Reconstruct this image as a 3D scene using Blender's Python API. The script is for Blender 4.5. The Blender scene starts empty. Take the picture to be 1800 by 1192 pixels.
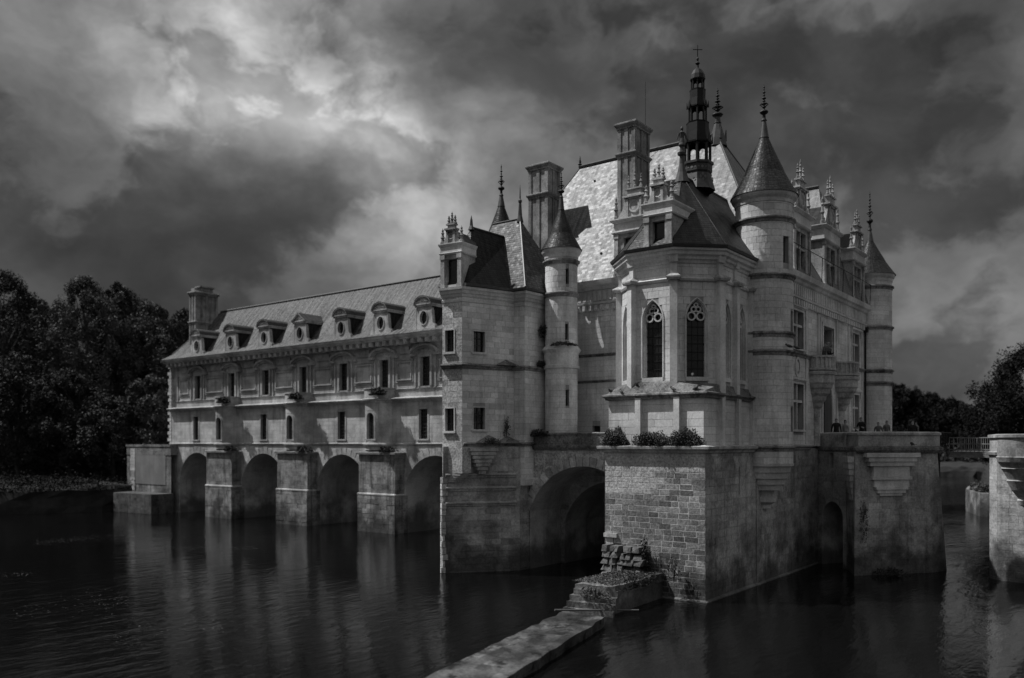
import bpy, bmesh, math, random
import numpy as np
from mathutils import Vector, Matrix
R = math.radians
rnd = random.Random(7)
S = bpy.context.scene
COL = S.collection

# ------------------------------------------------------------------ camera, sky, sun, exposure
# World axes: +X runs downstream (to the right, away), +Y along the gallery (to the left, away), z = 0 is the water.
cam = bpy.data.cameras.new('camera')
cam.lens, cam.sensor_width, cam.sensor_fit = 29.46, 36.0, 'HORIZONTAL'
cam.shift_y = 183 / 1800
cam.clip_end = 3000
cam.dof.use_dof = True
cam.dof.focus_distance = 44.0
cam.dof.aperture_fstop = 0.22
camo = bpy.data.objects.new('camera', cam); COL.objects.link(camo)
camo.location = (0, 0, 7.5); camo.rotation_euler = (R(90), 0, R(-52.5))
S.camera = camo
SUN = Vector((-0.28, 0.462, 0.84)).normalized()
SUN_EL = math.asin(SUN.z); SUN_AZ = math.atan2(SUN.x, SUN.y)
sun = bpy.data.lights.new('sun', 'SUN'); sun.energy = 2.9; sun.angle = R(0.5); sun.color = (1, 1, 1)
suno = bpy.data.objects.new('sun', sun); COL.objects.link(suno)
suno.rotation_euler = (-SUN).to_track_quat('-Z', 'Y').to_euler()
suno.location = SUN * 80
vs = S.view_settings
vs.view_transform = 'Standard'; vs.look = 'None'; vs.gamma = 1; vs.use_curve_mapping = False
vs.exposure = 0.55

def N(nt, kind, ins=None, **kw):
    n = nt.nodes.new(kind)
    for k, v in kw.items(): setattr(n, k, v)
    if ins:
        for k, v in ins.items():
            if isinstance(v, bpy.types.NodeSocket): nt.links.new(v, n.inputs[k])
            else: n.inputs[k].default_value = v
    return n
def M(nt, op, a, b=None, c=None, clamp=False):
    n = nt.nodes.new('ShaderNodeMath'); n.operation = op; n.use_clamp = clamp
    for i, v in enumerate((a, b, c)):
        if v is None: continue
        if isinstance(v, bpy.types.NodeSocket): nt.links.new(v, n.inputs[i])
        else: n.inputs[i].default_value = v
    return n.outputs[0]
def MR(nt, v, a, b, c, d, smooth=False):
    n = N(nt, 'ShaderNodeMapRange', {0: v, 1: a, 2: b, 3: c, 4: d})
    n.interpolation_type = 'SMOOTHSTEP' if smooth else 'LINEAR'
    return n.outputs[0]
def noise(nt, vec, scale, detail=4, rough=.55, dist=0.0):
    n = N(nt, 'ShaderNodeTexNoise', {'Scale': scale, 'Detail': detail, 'Roughness': rough, 'Distortion': dist})
    if vec is not None: nt.links.new(vec, n.inputs['Vector'])
    return n.outputs[0]

def make_world():
    w = bpy.data.worlds.new('World'); S.world = w; w.use_nodes = True
    nt = w.node_tree; nt.nodes.clear()
    sky = N(nt, 'ShaderNodeTexSky', sky_type='NISHITA', sun_disc=False)
    sky.sun_elevation = SUN_EL; sky.sun_rotation = SUN_AZ; sky.dust_density = 2.0
    bw = N(nt, 'ShaderNodeRGBToBW', {0: sky.outputs[0]}).outputs[0]
    tc = N(nt, 'ShaderNodeTexCoord')
    sep = N(nt, 'ShaderNodeSeparateXYZ', {0: tc.outputs['Generated']})
    # cloud deck: project the direction on a curved layer, so clouds flatten towards the horizon
    up = M(nt, 'MAXIMUM', sep.outputs[2], 0.0)
    v = N(nt, 'ShaderNodeCombineXYZ', {0: sep.outputs[0], 1: sep.outputs[1], 2: M(nt, 'MULTIPLY', up, 1.45)}).outputs[0]
    wv = N(nt, 'ShaderNodeTexNoise', {'Vector': v, 'Scale': 7.0, 'Detail': 5.0, 'Roughness': .55})
    sh = N(nt, 'ShaderNodeVectorMath', {0: wv.outputs['Color'], 1: (.5, .5, .5)}, operation='SUBTRACT')
    sc = N(nt, 'ShaderNodeVectorMath', {0: sh.outputs[0], 'Scale': .11}, operation='SCALE')
    v2 = N(nt, 'ShaderNodeVectorMath', {0: v, 1: sc.outputs[0]}, operation='ADD').outputs[0]
    v3 = N(nt, 'ShaderNodeVectorMath', {0: v2, 1: (3.7, 1.3, 5.1)}, operation='ADD').outputs[0]
    big = noise(nt, v2, 2.6, 3, .5)
    mid = noise(nt, v2, 7.5, 8, .56)
    back = MR(nt, M(nt, 'ADD', M(nt, 'MULTIPLY', big, .5), M(nt, 'MULTIPLY', mid, .5)), .36, .66, .45, 1.45, True)
    # a nearer, heavier layer with billowed edges drifts in front of the bright one
    heavy = M(nt, 'ADD', M(nt, 'MULTIPLY', noise(nt, v3, 3.4, 2, .5), .62), M(nt, 'MULTIPLY', noise(nt, v3, 11.0, 8, .58), .38))
    base = M(nt, 'MULTIPLY', back, MR(nt, heavy, .475, .56, 1.0, .44, True))
    # large bright and heavy patches of the cloud cover: (direction, sharpness, gain)
    f = Vector((math.cos(R(37.5)), math.sin(R(37.5)), 0)); r = Vector((f.y, -f.x, 0))
    tot = None
    wob = N(nt, 'ShaderNodeVectorMath', {0: sc.outputs[0], 'Scale': 1.6}, operation='SCALE').outputs[0]
    dirn = N(nt, 'ShaderNodeVectorMath', {0: tc.outputs['Generated'], 1: wob}, operation='ADD').outputs[0]
    dirn = N(nt, 'ShaderNodeVectorMath', {0: dirn}, operation='NORMALIZE').outputs[0]
    for (x, y, k, g) in CLOUDS:
        d = (f + r * ((x - 900) / 1473) + Vector((0, 0, (779 - y) / 1473))).normalized()
        dt = N(nt, 'ShaderNodeVectorMath', {0: dirn, 1: d}, operation='DOT_PRODUCT').outputs['Value']
        e = M(nt, 'MULTIPLY', M(nt, 'EXPONENT', M(nt, 'MULTIPLY', M(nt, 'SUBTRACT', dt, 1.0), k)), math.log1p(g * .8))
        tot = e if tot is None else M(nt, 'ADD', tot, e)
    shade = M(nt, 'MULTIPLY', base, M(nt, 'EXPONENT', tot))
    overhead_lift = MR(nt, up, 0, 1, .22, 1.35)      # sky made dimmer round the horizon, brighter overhead to lift the shaded walls
    lum = M(nt, 'ADD', M(nt, 'MULTIPLY', M(nt, 'MULTIPLY', shade, overhead_lift), CLOUD_LUM), M(nt, 'MULTIPLY', bw, .035))
    bg = N(nt, 'ShaderNodeBackground', {'Color': lum, 'Strength': .10})
    out = N(nt, 'ShaderNodeOutputWorld', {0: bg.outputs[0]})
CLOUD_LUM = 2.95
CLOUDS = [(450, 160, 110, 15.0), (660, 220, 200, 3.0), (810, 340, 250, .4), (740, 460, 500, .9), (130, 110, 90, 1.4), (280, 250, 150, .2), (920, 190, 250, .3), (1640, 300, 60, .3), (1400, 260, 150, .3), (1650, 580, 130, 1.0), (400, 500, 500, .8), (40, 490, 600, .9), (1000, 420, 200, .3),
          (1090, 60, 60, -.35), (1570, 60, 40, -.75), (180, 380, 60, -.9), (480, 430, 130, -.6), (680, 20, 90, -.6), (880, 70, 120, -.55), (1760, 440, 80, -.45), (1520, 430, 200, -.3), (60, 20, 80, -.6), (300, 10, 80, -.5), (1780, 200, 80, -.3)]
make_world()

# ------------------------------------------------------------------ materials (a black and white photograph: all greys)
def base_mat(name):
    m = bpy.data.materials.new(name); m.use_nodes = True
    nt = m.node_tree; b = nt.nodes['Principled BSDF']
    geo = N(nt, 'ShaderNodeNewGeometry')
    return m, nt, b, geo.outputs['Position']
def setcol(nt, b, val):
    c = N(nt, 'ShaderNodeCombineColor', {0: val, 1: val, 2: val})
    nt.links.new(c.outputs[0], b.inputs['Base Color'])
def bump(nt, b, h, strength, dist):
    bn = N(nt, 'ShaderNodeBump', {'Height': h, 'Strength': strength, 'Distance': dist})
    nt.links.new(bn.outputs[0], b.inputs['Normal'])
def stone_mat(name, val, tintk=.5, stain=.35, speck=.25, wet=0.0, rough=.9, streak=.25, bumpk=.35, random_tint=0.0, moss=0.0):
    m, nt, b, P = base_mat(name)
    big = noise(nt, P, .45, 5, .6)
    spk = noise(nt, P, 9.0, 4, .7)
    mp = N(nt, 'ShaderNodeMapping', {'Vector': P, 'Scale': (2.2, 2.2, .16)})
    stk = noise(nt, mp.outputs[0], 1.0, 5, .6)
    tint = N(nt, 'ShaderNodeAttribute', attribute_name='tint').outputs['Fac']
    v = M(nt, 'MULTIPLY', val, M(nt, 'ADD', 1.0, M(nt, 'MULTIPLY', tint, tintk)))
    v = M(nt, 'MULTIPLY', v, MR(nt, big, .38, .66, 1 - stain, 1.08, True))
    v = M(nt, 'MULTIPLY', v, MR(nt, spk, .35, .65, 1 - speck, 1.0 + speck * .45))
    v = M(nt, 'MULTIPLY', v, MR(nt, stk, .48, .72, 1.0, 1 - streak, True))
    if random_tint:
        oi = N(nt, 'ShaderNodeObjectInfo').outputs['Random']
        v = M(nt, 'MULTIPLY', v, MR(nt, oi, 0, 1, 1 - random_tint, 1 + random_tint))
    if moss:
        ms = noise(nt, P, 1.7, 6, .68)
        v = M(nt, 'MULTIPLY', v, MR(nt, ms, .5, .62, 1.0, 1 - moss, True))
    if wet:   # tide line of algae and damp, ragged, on the masonry that stands in the river
        z = N(nt, 'ShaderNodeSeparateXYZ', {0: P}).outputs[2]
        h = M(nt, 'ADD', z, M(nt, 'MULTIPLY', M(nt, 'SUBTRACT', big, .5), 7.0))
        v = M(nt, 'MULTIPLY', v, MR(nt, h, .3, wet, .34, 1.0, True))
    setcol(nt, b, v)
    b.inputs['Roughness'].default_value = rough
    b.inputs['Specular IOR Level'].default_value = .25
    bump(nt, b, M(nt, 'ADD', spk, M(nt, 'MULTIPLY', noise(nt, P, 38, 3, .6), .5)), bumpk, .03)
    return m
def slate_mat(name, val, rough=.42, lichen=.5, spec=.5, tilt=.22, streak=.35, holes=.0, bk=.5, ss=5.0):
    m, nt, b, P = base_mat(name)
    uv = N(nt, 'ShaderNodeUVMap').outputs[0]
    su = N(nt, 'ShaderNodeSeparateXYZ', {0: uv})
    v = M(nt, 'DIVIDE', su.outputs[1], .17); row = M(nt, 'FLOOR', v)
    u = M(nt, 'ADD', M(nt, 'DIVIDE', su.outputs[0], .21), M(nt, 'MULTIPLY', M(nt, 'MODULO', row, 2.0), .5))
    cell = N(nt, 'ShaderNodeCombineXYZ', {0: M(nt, 'FLOOR', u), 1: row, 2: 0.0}).outputs[0]
    wn = N(nt, 'ShaderNodeTexWhiteNoise', {'Vector': cell}, noise_dimensions='3D')
    rv = wn.outputs['Value']
    fu, fv = M(nt, 'FRACT', u), M(nt, 'FRACT', v)
    gap = M(nt, 'MULTIPLY', MR(nt, M(nt, 'ABSOLUTE', M(nt, 'SUBTRACT', fu, .5)), .44, .5, 1.0, .55), MR(nt, fv, 0, .3, .35, 1.0))
    big = noise(nt, P, .5, 5, .6); spk = noise(nt, P, ss, 5, .75)
    sp = N(nt, 'ShaderNodeMapping', {'Vector': uv, 'Scale': (4.2, .18, 1)})
    stk = noise(nt, sp.outputs[0], 1.0, 5, .65)
    c = M(nt, 'MULTIPLY', val, MR(nt, rv, 0, 1, .72, 1.28))
    c = M(nt, 'MULTIPLY', c, MR(nt, stk, .4, .64, 1 + streak, 1 - streak, True))
    c = M(nt, 'ADD', c, M(nt, 'MULTIPLY', MR(nt, spk, .5, .64, 0, lichen * .30, True), MR(nt, big, .35, .6, .3, 1.0)))
    c = M(nt, 'MULTIPLY', c, gap)
    if holes: c = M(nt, 'MULTIPLY', c, MR(nt, noise(nt, P, 2.6, 3, .6), .30, .36, .15, 1.0))
    setcol(nt, b, c)
    rr = M(nt, 'ADD', rough - .16, M(nt, 'ADD', M(nt, 'MULTIPLY', spk, .22), M(nt, 'MULTIPLY', rv, .18)))
    nt.links.new(rr, b.inputs['Roughness'])
    b.inputs['Specular IOR Level'].default_value = spec
    # each slate lies at its own slight angle, lower edge proud of the course below
    h = M(nt, 'ADD', M(nt, 'MULTIPLY', gap, .6), M(nt, 'MULTIPLY', spk, .7))
    bn = N(nt, 'ShaderNodeBump', {'Height': h, 'Strength': bk, 'Distance': .03})
    off = N(nt, 'ShaderNodeVectorMath', {0: wn.outputs['Color'], 1: (.5, .5, .5)}, operation='SUBTRACT')
    off = N(nt, 'ShaderNodeVectorMath', {0: off.outputs[0], 'Scale': tilt}, operation='SCALE')
    nn = N(nt, 'ShaderNodeVectorMath', {0: bn.outputs[0], 1: off.outputs[0]}, operation='ADD')
    nn = N(nt, 'ShaderNodeVectorMath', {0: nn.outputs[0]}, operation='NORMALIZE')
    nt.links.new(nn.outputs[0], b.inputs['Normal'])
    return m
def plain_mat(name, val, rough=.6, var=.25, scale=6.0, metal=0.0, spec=.4, bumpk=.15):
    m, nt, b, P = base_mat(name)
    n = noise(nt, P, scale, 4, .6)
    setcol(nt, b, M(nt, 'MULTIPLY', val, MR(nt, n, .3, .7, 1 - var, 1 + var)))
    b.inputs['Roughness'].default_value = rough; b.inputs['Metallic'].default_value = metal
    b.inputs['Specular IOR Level'].default_value = spec
    if bumpk: bump(nt, b, n, bumpk, .02)
    return m
def leaf_mat(name, val, var=.5):
    m, nt, b, P = base_mat(name)
    t = N(nt, 'ShaderNodeAttribute', attribute_name='tint').outputs['Fac']
    n = noise(nt, P, .5, 3, .6)
    v = M(nt, 'MULTIPLY', val, M(nt, 'ADD', 1.0, M(nt, 'MULTIPLY', t, var)))
    v = M(nt, 'MULTIPLY', v, MR(nt, n, .35, .65, .7, 1.3))
    setcol(nt, b, v)
    b.inputs['Roughness'].default_value = .7
    b.inputs['Specular IOR Level'].default_value = .15
    return m
def glass_mat():
    m, nt, b, P = base_mat('window glass')
    n = noise(nt, P, 3.0, 2, .5)
    setcol(nt, b, M(nt, 'MULTIPLY', .012, MR(nt, noise(nt, P, 1.3, 2), .3, .7, .5, 1.8)))
    b.inputs['Roughness'].default_value = .12
    b.inputs['Specular IOR Level'].default_value = .5
    bump(nt, b, n, .25, .03)
    return m
def water_mat():
    m, nt, b, P = base_mat('river water')
    setcol(nt, b, M(nt, 'MULTIPLY', .003, 1.0))
    b.inputs['Roughness'].default_value = .04
    b.inputs['IOR'].default_value = 1.33
    mp = N(nt, 'ShaderNodeMapping', {'Vector': P, 'Rotation': (0, 0, R(50)), 'Scale': (.42, 1.35, 1)})
    a = noise(nt, mp.outputs[0], 1.0, 5, .55, .4)
    mp2 = N(nt, 'ShaderNodeMapping', {'Vector': P, 'Rotation': (0, 0, R(57)), 'Scale': (1.6, 4.6, 1)})
    c = noise(nt, mp2.outputs[0], 1.0, 4, .55, .2)
    g = noise(nt, P, .07, 3, .5)           # calm lanes and ruffled patches
    amp = MR(nt, g, .38, .62, .45, 1.0, True)
    h = M(nt, 'MULTIPLY', M(nt, 'ADD', a, M(nt, 'MULTIPLY', c, .35)), amp)
    bump(nt, b, h, .9, .05)
    return m
MAT = {}
MAT['stone'] = stone_mat('tuffeau ashlar', .70, tintk=.6, stain=.26, speck=.16, streak=.24)
MAT['trim'] = stone_mat('carved limestone', .67, stain=.30, speck=.18, streak=.22)
MAT['weathered'] = stone_mat('weathered limestone', .52, stain=.4, speck=.3, streak=.3, moss=.28)
MAT['lichen'] = stone_mat('lichen speckled ashlar', .56, tintk=.9, stain=.25, speck=.55, streak=.1, bumpk=.6)
MAT['mortar'] = stone_mat('pale mortar', .46, stain=.3, speck=.2, wet=3.0)
MAT['pale_mortar'] = stone_mat('bright lime mortar', .58, stain=.3, speck=.2, wet=1.6, streak=.1)
MAT['joint'] = stone_mat('dark joint', .36, stain=.2, speck=.1)
MAT['brick'] = stone_mat('rough block', .25, stain=.3, speck=.5, random_tint=.5, streak=.1, wet=2.2, bumpk=.7)
MAT['pier'] = stone_mat('old pier masonry', .46, tintk=.8, stain=.42, speck=.3, streak=.35, wet=3.2, moss=.3, bumpk=.5)
MAT['pier_dirty'] = stone_mat('stained pier ashlar', .30, tintk=.8, stain=.45, speck=.35, streak=.6, wet=2.6, moss=.4, bumpk=.5)
MAT['mossy'] = stone_mat('mossy coping', .24, stain=.4, speck=.5, streak=.1, moss=.5, bumpk=.8)
MAT['slate'] = slate_mat('roof slate', .022, rough=.40, lichen=.03, tilt=.12, spec=.13)
MAT['slate_old'] = slate_mat('old lichened slate', .09, rough=.47, lichen=.5, spec=.36, tilt=.06, streak=.6, bk=.16, ss=13.0)
MAT['stone_gal'] = stone_mat('greyed gallery ashlar', .53, tintk=.7, stain=.38, speck=.2, streak=.38)
MAT['trim_gal'] = stone_mat('greyed gallery mouldings', .5, stain=.42, speck=.25, streak=.35, moss=.2)
MAT['sooty'] = stone_mat('sooty chimney stone', .36, stain=.4, speck=.3, streak=.5, moss=.35)
MAT['pier_dark'] = stone_mat('dark waterside stone', .13, tintk=.8, stain=.5, speck=.4, streak=.4, moss=.5, bumpk=.6)
MAT['ledge'] = stone_mat('dark topped ledge', .34, stain=.5, speck=.4, streak=.3, moss=.6)
MAT['slate_mid'] = slate_mat('rough lichened slate', .05, rough=.5, lichen=.4, spec=.3, tilt=.3)
MAT['slate_gal'] = slate_mat('streaked gallery slate', .06, rough=.6, lichen=.4, spec=.3, tilt=.3, streak=.85)
MAT['lead'] = plain_mat('lead sheet', .045, .45, .4, 4, spec=.4)
MAT['roof_lead'] = plain_mat('dull roof lead', .05, .75, .4, 4, spec=.15)
MAT['iron'] = plain_mat('dark iron', .012, .55, .3, 8, spec=.25)
MAT['glass'] = glass_mat()
MAT['wood'] = plain_mat('dark wood', .03, .7, .4, 5)
MAT['grey_wood'] = plain_mat('weathered grey timber', .16, .8, .4, 5)
MAT['water'] = water_mat()
MAT['shadow'] = plain_mat('shade backing', .03, .9, .3, 1)  # dark colour standing in for the shade behind slits and in the passage
MAT['plaster'] = stone_mat('grey plaster', .2, stain=.2, speck=.1, streak=.15)
MAT['leaf'] = leaf_mat('tree leaf', .05)
MAT['leaf_pale'] = leaf_mat('pale tree leaf', .08)
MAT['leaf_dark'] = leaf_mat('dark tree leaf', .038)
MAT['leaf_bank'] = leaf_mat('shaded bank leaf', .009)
MAT['shrub'] = leaf_mat('shrub leaf', .07, .8)
MAT['dry'] = leaf_mat('dry stalk', .10, .6)
MAT['bark'] = plain_mat('bark', .05, .9, .4, 3)
MAT['earth'] = plain_mat('earth bank', .02, .95, .5, .8, bumpk=.5)
MAT['skin'] = plain_mat('skin', .30, .6, .05, 3, bumpk=0)
MAT['hair'] = plain_mat('hair', .02, .6, .2, 20)
MAT['feather'] = plain_mat('feathers', .05, .7, .5, 20)

# ------------------------------------------------------------------ mesh helpers
class MB:
    def __init__(s): s.v = []; s.f = []; s.t = []
    def q(s, *pts, t=0.0):
        i = len(s.v); s.v += [tuple(p) for p in pts]; s.f.append(tuple(range(i, i + len(pts)))); s.t.append(t)
    def box(s, x0, x1, y0, y1, z0, z1, t=0.0):
        s.hexa([(x0, y0), (x1, y0), (x1, y1), (x0, y1)], z0, z1, t=t)
    def hexa(s, poly, z0, z1, top=None, t=0.0, bottom=True):
        top = top or poly; n = len(poly)
        for i in range(n):
            j = (i + 1) % n
            s.q((*poly[i], z0), (*poly[j], z0), (*top[j], z1), (*top[i], z1), t=t)
        s.q(*[(*p, z1) for p in top], t=t)
        if bottom: s.q(*[(*p, z0) for p in reversed(poly)], t=t)
    def fbox(s, fr, u0, u1, z0, z1, o0, o1, t=0.0):      # box in a wall frame: along, up, out
        p = fr.pt
        a = [p(u0, z0, o1), p(u1, z0, o1), p(u1, z1, o1), p(u0, z1, o1)]
        b = [p(u0, z0, o0), p(u1, z0, o0), p(u1, z1, o0), p(u0, z1, o0)]
        s.q(*a, t=t); s.q(b[0], b[3], b[2], b[1], t=t)
        s.q(a[3], a[2], b[2], b[3], t=t); s.q(b[0], b[1], a[1], a[0], t=t)
        s.q(b[0], a[0], a[3], b[3], t=t); s.q(a[1], b[1], b[2], a[2], t=t)
    def lathe(s, cx, cy, prof, n=24, a0=0.0, a1=2 * math.pi, t=0.0, sx=1.0, sy=1.0):
        for k in range(n):
            b0 = a0 + (a1 - a0) * k / n; b1 = a0 + (a1 - a0) * (k + 1) / n
            c0, s0, c1, s1 = math.cos(b0) * sx, math.sin(b0) * sy, math.cos(b1) * sx, math.sin(b1) * sy
            for (r0, z0), (r1, z1) in zip(prof, prof[1:]):
                if r0 < 1e-5 and r1 < 1e-5: continue
                if r0 < 1e-5: s.q((cx, cy, z0), (cx + c1 * r1, cy + s1 * r1, z1), (cx + c0 * r1, cy + s0 * r1, z1), t=t)
                elif r1 < 1e-5: s.q((cx + c0 * r0, cy + s0 * r0, z0), (cx + c1 * r0, cy + s1 * r0, z0), (cx, cy, z1), t=t)
                else: s.q((cx + c0 * r0, cy + s0 * r0, z0), (cx + c1 * r0, cy + s1 * r0, z0), (cx + c1 * r1, cy + s1 * r1, z1), (cx + c0 * r1, cy + s0 * r1, z1), t=t)
    def tube(s, p, q, r0, r1=None, n=6, t=0.0):
        r1 = r0 if r1 is None else r1
        p, q = Vector(p), Vector(q); d = (q - p).normalized()
        a = d.orthogonal().normalized(); b = d.cross(a)
        ring = [(math.cos(2 * math.pi * k / n), math.sin(2 * math.pi * k / n)) for k in range(n)]
        A = [p + (a * c + b * w) * r0 for c, w in ring]; B = [q + (a * c + b * w) * r1 for c, w in ring]
        for k in range(n): s.q(A[k], A[(k + 1) % n], B[(k + 1) % n], B[k], t=t)
        s.q(*reversed(A), t=t); s.q(*B, t=t)
    def sweep(s, path, prof, closed=False, t=0.0):      # path left to right seen from outside; prof = (out, z) pairs
        n = len(path); offs = []
        def nrm(a, b):
            d = Vector((b[0] - a[0], b[1] - a[1])).normalized(); return Vector((d.y, -d.x))
        for i in range(n):
            ns = []
            if closed or i > 0: ns.append(nrm(path[i - 1], path[i]))
            if closed or i < n - 1: ns.append(nrm(path[i], path[(i + 1) % n]))
            m = ns[0] if len(ns) == 1 else (ns[0] + ns[1]) / max(.35, 1 + ns[0].dot(ns[1]))
            offs.append(m)
        for i in range(n if closed else n - 1):
            j = (i + 1) % n
            for (o0, z0), (o1, z1) in zip(prof, prof[1:]):
                s.q((path[i][0] + offs[i].x * o0, path[i][1] + offs[i].y * o0, z0), (path[j][0] + offs[j].x * o0, path[j][1] + offs[j].y * o0, z0),
                    (path[j][0] + offs[j].x * o1, path[j][1] + offs[j].y * o1, z1), (path[i][0] + offs[i].x * o1, path[i][1] + offs[i].y * o1, z1), t=t)
        if not closed:
            for i, rev in ((0, False), (n - 1, True)):
                pts = [(path[i][0] + offs[i].x * o, path[i][1] + offs[i].y * o, z) for o, z in prof]
                if len(pts) > 2: s.q(*(reversed(pts) if rev else pts), t=t)
    def build(s, name, mat, parent=None, smooth=False, kind=None):
        me = bpy.data.meshes.new(name)
        me.from_pydata(s.v, [], s.f)
        if s.f:
            at = me.attributes.new('tint', 'FLOAT', 'FACE'); at.data.foreach_set('value', np.array(s.t, 'f'))
            npoly = len(me.polygons); nl = len(me.loops)
            nor = np.empty(npoly * 3, 'f'); me.polygons.foreach_get('normal', nor); nor = nor.reshape(-1, 3)
            tot = np.empty(npoly, 'i'); me.polygons.foreach_get('loop_total', tot)
            vi = np.empty(nl, 'i'); me.loops.foreach_get('vertex_index', vi)
            co = np.array(s.v, 'f')[vi]; nn = np.repeat(nor, tot, 0)
            tx = np.stack([-nn[:, 1], nn[:, 0], np.zeros(nl, 'f')], 1)
            ln = np.linalg.norm(tx, axis=1); flat = ln < 1e-3
            tx[flat] = (1, 0, 0); ln[flat] = 1; tx /= ln[:, None]
            bt = np.cross(nn, tx)
            uv = np.stack([(co * tx).sum(1), (co * bt).sum(1)], 1)
            me.uv_layers.new(name='UVMap').data.foreach_set('uv', uv.ravel().astype('f'))
            if smooth: me.polygons.foreach_set('use_smooth', np.ones(npoly, bool))
        me.materials.append(MAT[mat] if isinstance(mat, str) else mat)
        o = bpy.data.objects.new(name, me); COL.objects.link(o); o.parent = parent
        if kind: o['kind'] = kind
        return o

class Fr:      # flat wall frame: u runs left to right seen from outside
    def __init__(s, p, q):
        s.p = Vector(p); d = Vector(q) - s.p; s.L = d.length; s.d = d.normalized(); s.n = Vector((s.d.y, -s.d.x)); s.seg = 99
    def pt(s, u, z, o=0.0):
        w = s.p + s.d * u + s.n * o; return (w.x, w.y, z)
class Cy:      # round wall frame
    def __init__(s, cx, cy, r, a0): s.c = (cx, cy); s.r = r; s.a0 = a0; s.seg = .3
    def pt(s, u, z, o=0.0):
        a = s.a0 + u / s.r; return (s.c[0] + math.cos(a) * (s.r + o), s.c[1] + math.sin(a) * (s.r + o), z)
class Op:      # opening: rise = 0 rectangle, = half width round arch, > half width pointed arch
    def __init__(s, u0, u1, z0, z1, rise=0.0): s.u0, s.u1, s.z0, s.z1, s.rise = u0, u1, z0, z1, rise
    @property
    def top(s): return s.z1 + s.rise
    def hw(s, h):
        w = (s.u1 - s.u0) / 2
        if s.rise <= 0 or h <= 0: return w
        if h >= s.rise: return 0.0
        if s.rise >= w:
            p = (w * w + s.rise ** 2) / (2 * w); return max(0, math.sqrt(max(0, p * p - h * h)) - (p - w))
        p = (w * w + s.rise ** 2) / (2 * s.rise); return math.sqrt(max(0, p * p - (h + p - s.rise) ** 2))
    def outline(s, n=10, grow=0.0):      # left foot, over the arch, right foot
        c = (s.u0 + s.u1) / 2; w = (s.u1 - s.u0) / 2
        if s.rise <= 0: return [(s.u0 - grow, s.z0), (s.u0 - grow, s.z1 + grow), (s.u1 + grow, s.z1 + grow), (s.u1 + grow, s.z0)]
        k = (w + grow) / w; L = []
        for i in range(n + 1):
            h = s.rise * math.sin(math.pi / 2 * i / n); L.append((c - s.hw(h) * k, s.z1 + h * (s.rise + grow) / s.rise))
        return [(s.u0 - grow, s.z0)] + L + [(2 * c - u, z) for u, z in reversed(L[:-1])] + [(s.u1 + grow, s.z0)]

def wall(mb, fr, u0, u1, z0, z1, ops=(), rev=.32, o=-.02):
    us = sorted({u0, u1, *[x for p in ops for x in (p.u0, p.u1)]}); zs = sorted({z0, z1, *[x for p in ops for x in (p.z0, p.top)]})
    us = [u for u in us if u0 <= u <= u1]; zs = [z for z in zs if z0 <= z <= z1]
    for a, b in zip(us, us[1:]):
        for c, d in zip(zs, zs[1:]):
            um, zm = (a + b) / 2, (c + d) / 2
            if any(p.u0 < um < p.u1 and p.z0 < zm < p.top for p in ops): continue
            k = max(1, math.ceil((b - a) / fr.seg))
            for i in range(k):
                x, y = a + (b - a) * i / k, a + (b - a) * (i + 1) / k
                mb.q(fr.pt(x, c, o), fr.pt(y, c, o), fr.pt(y, d, o), fr.pt(x, d, o))
    for p in ops:
        ol = p.outline()
        for (a, c), (b, d) in zip(ol, ol[1:]):
            mb.q(fr.pt(a, c, o), fr.pt(b, d, o), fr.pt(b, d, -rev), fr.pt(a, c, -rev))
            if p.rise > 0 and min(c, d) >= p.z1 - 1e-6 and abs(a - b) > 1e-6:
                mb.q(fr.pt(a, c, o), fr.pt(b, d, o), fr.pt(b, p.top, o), fr.pt(a, p.top, o))
        mb.q(fr.pt(p.u0, p.z0, o), fr.pt(p.u1, p.z0, o), fr.pt(p.u1, p.z0, -rev), fr.pt(p.u0, p.z0, -rev))

def courses(fr, u0, u1, z0, z1, ops=(), rh=.34, ln=(.5, 1.0), seed=1, margin=.0):
    r = random.Random(seed); z = z0; k = max(1, round((z1 - z0) / rh)); h = (z1 - z0) / k
    for i in range(k):
        a, b = z0 + i * h, z0 + (i + 1) * h; spans = [(u0, u1)]
        for p in ops:
            if b <= p.z0 + .02 or a >= p.top - .02: continue
            hw = p.hw((a if a > p.z1 else 0) - (p.z1 if a > p.z1 else 0)) + margin; c = (p.u0 + p.u1) / 2
            new = []
            for x, y in spans:
                if c + hw <= x or c - hw >= y: new.append((x, y)); continue
                if c - hw > x + .05: new.append((x, c - hw))
                if c + hw < y - .05: new.append((c + hw, y))
            spans = new
        for x, y in spans:
            u = x; first = True
            while u < y - .01:
                L = r.uniform(*ln) * (.55 if first and i % 2 else 1); first = False
                e = u + L
                if y - e < ln[0] * .6: e = y
                yield u, min(e, y), a, b, r
                u = e
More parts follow.
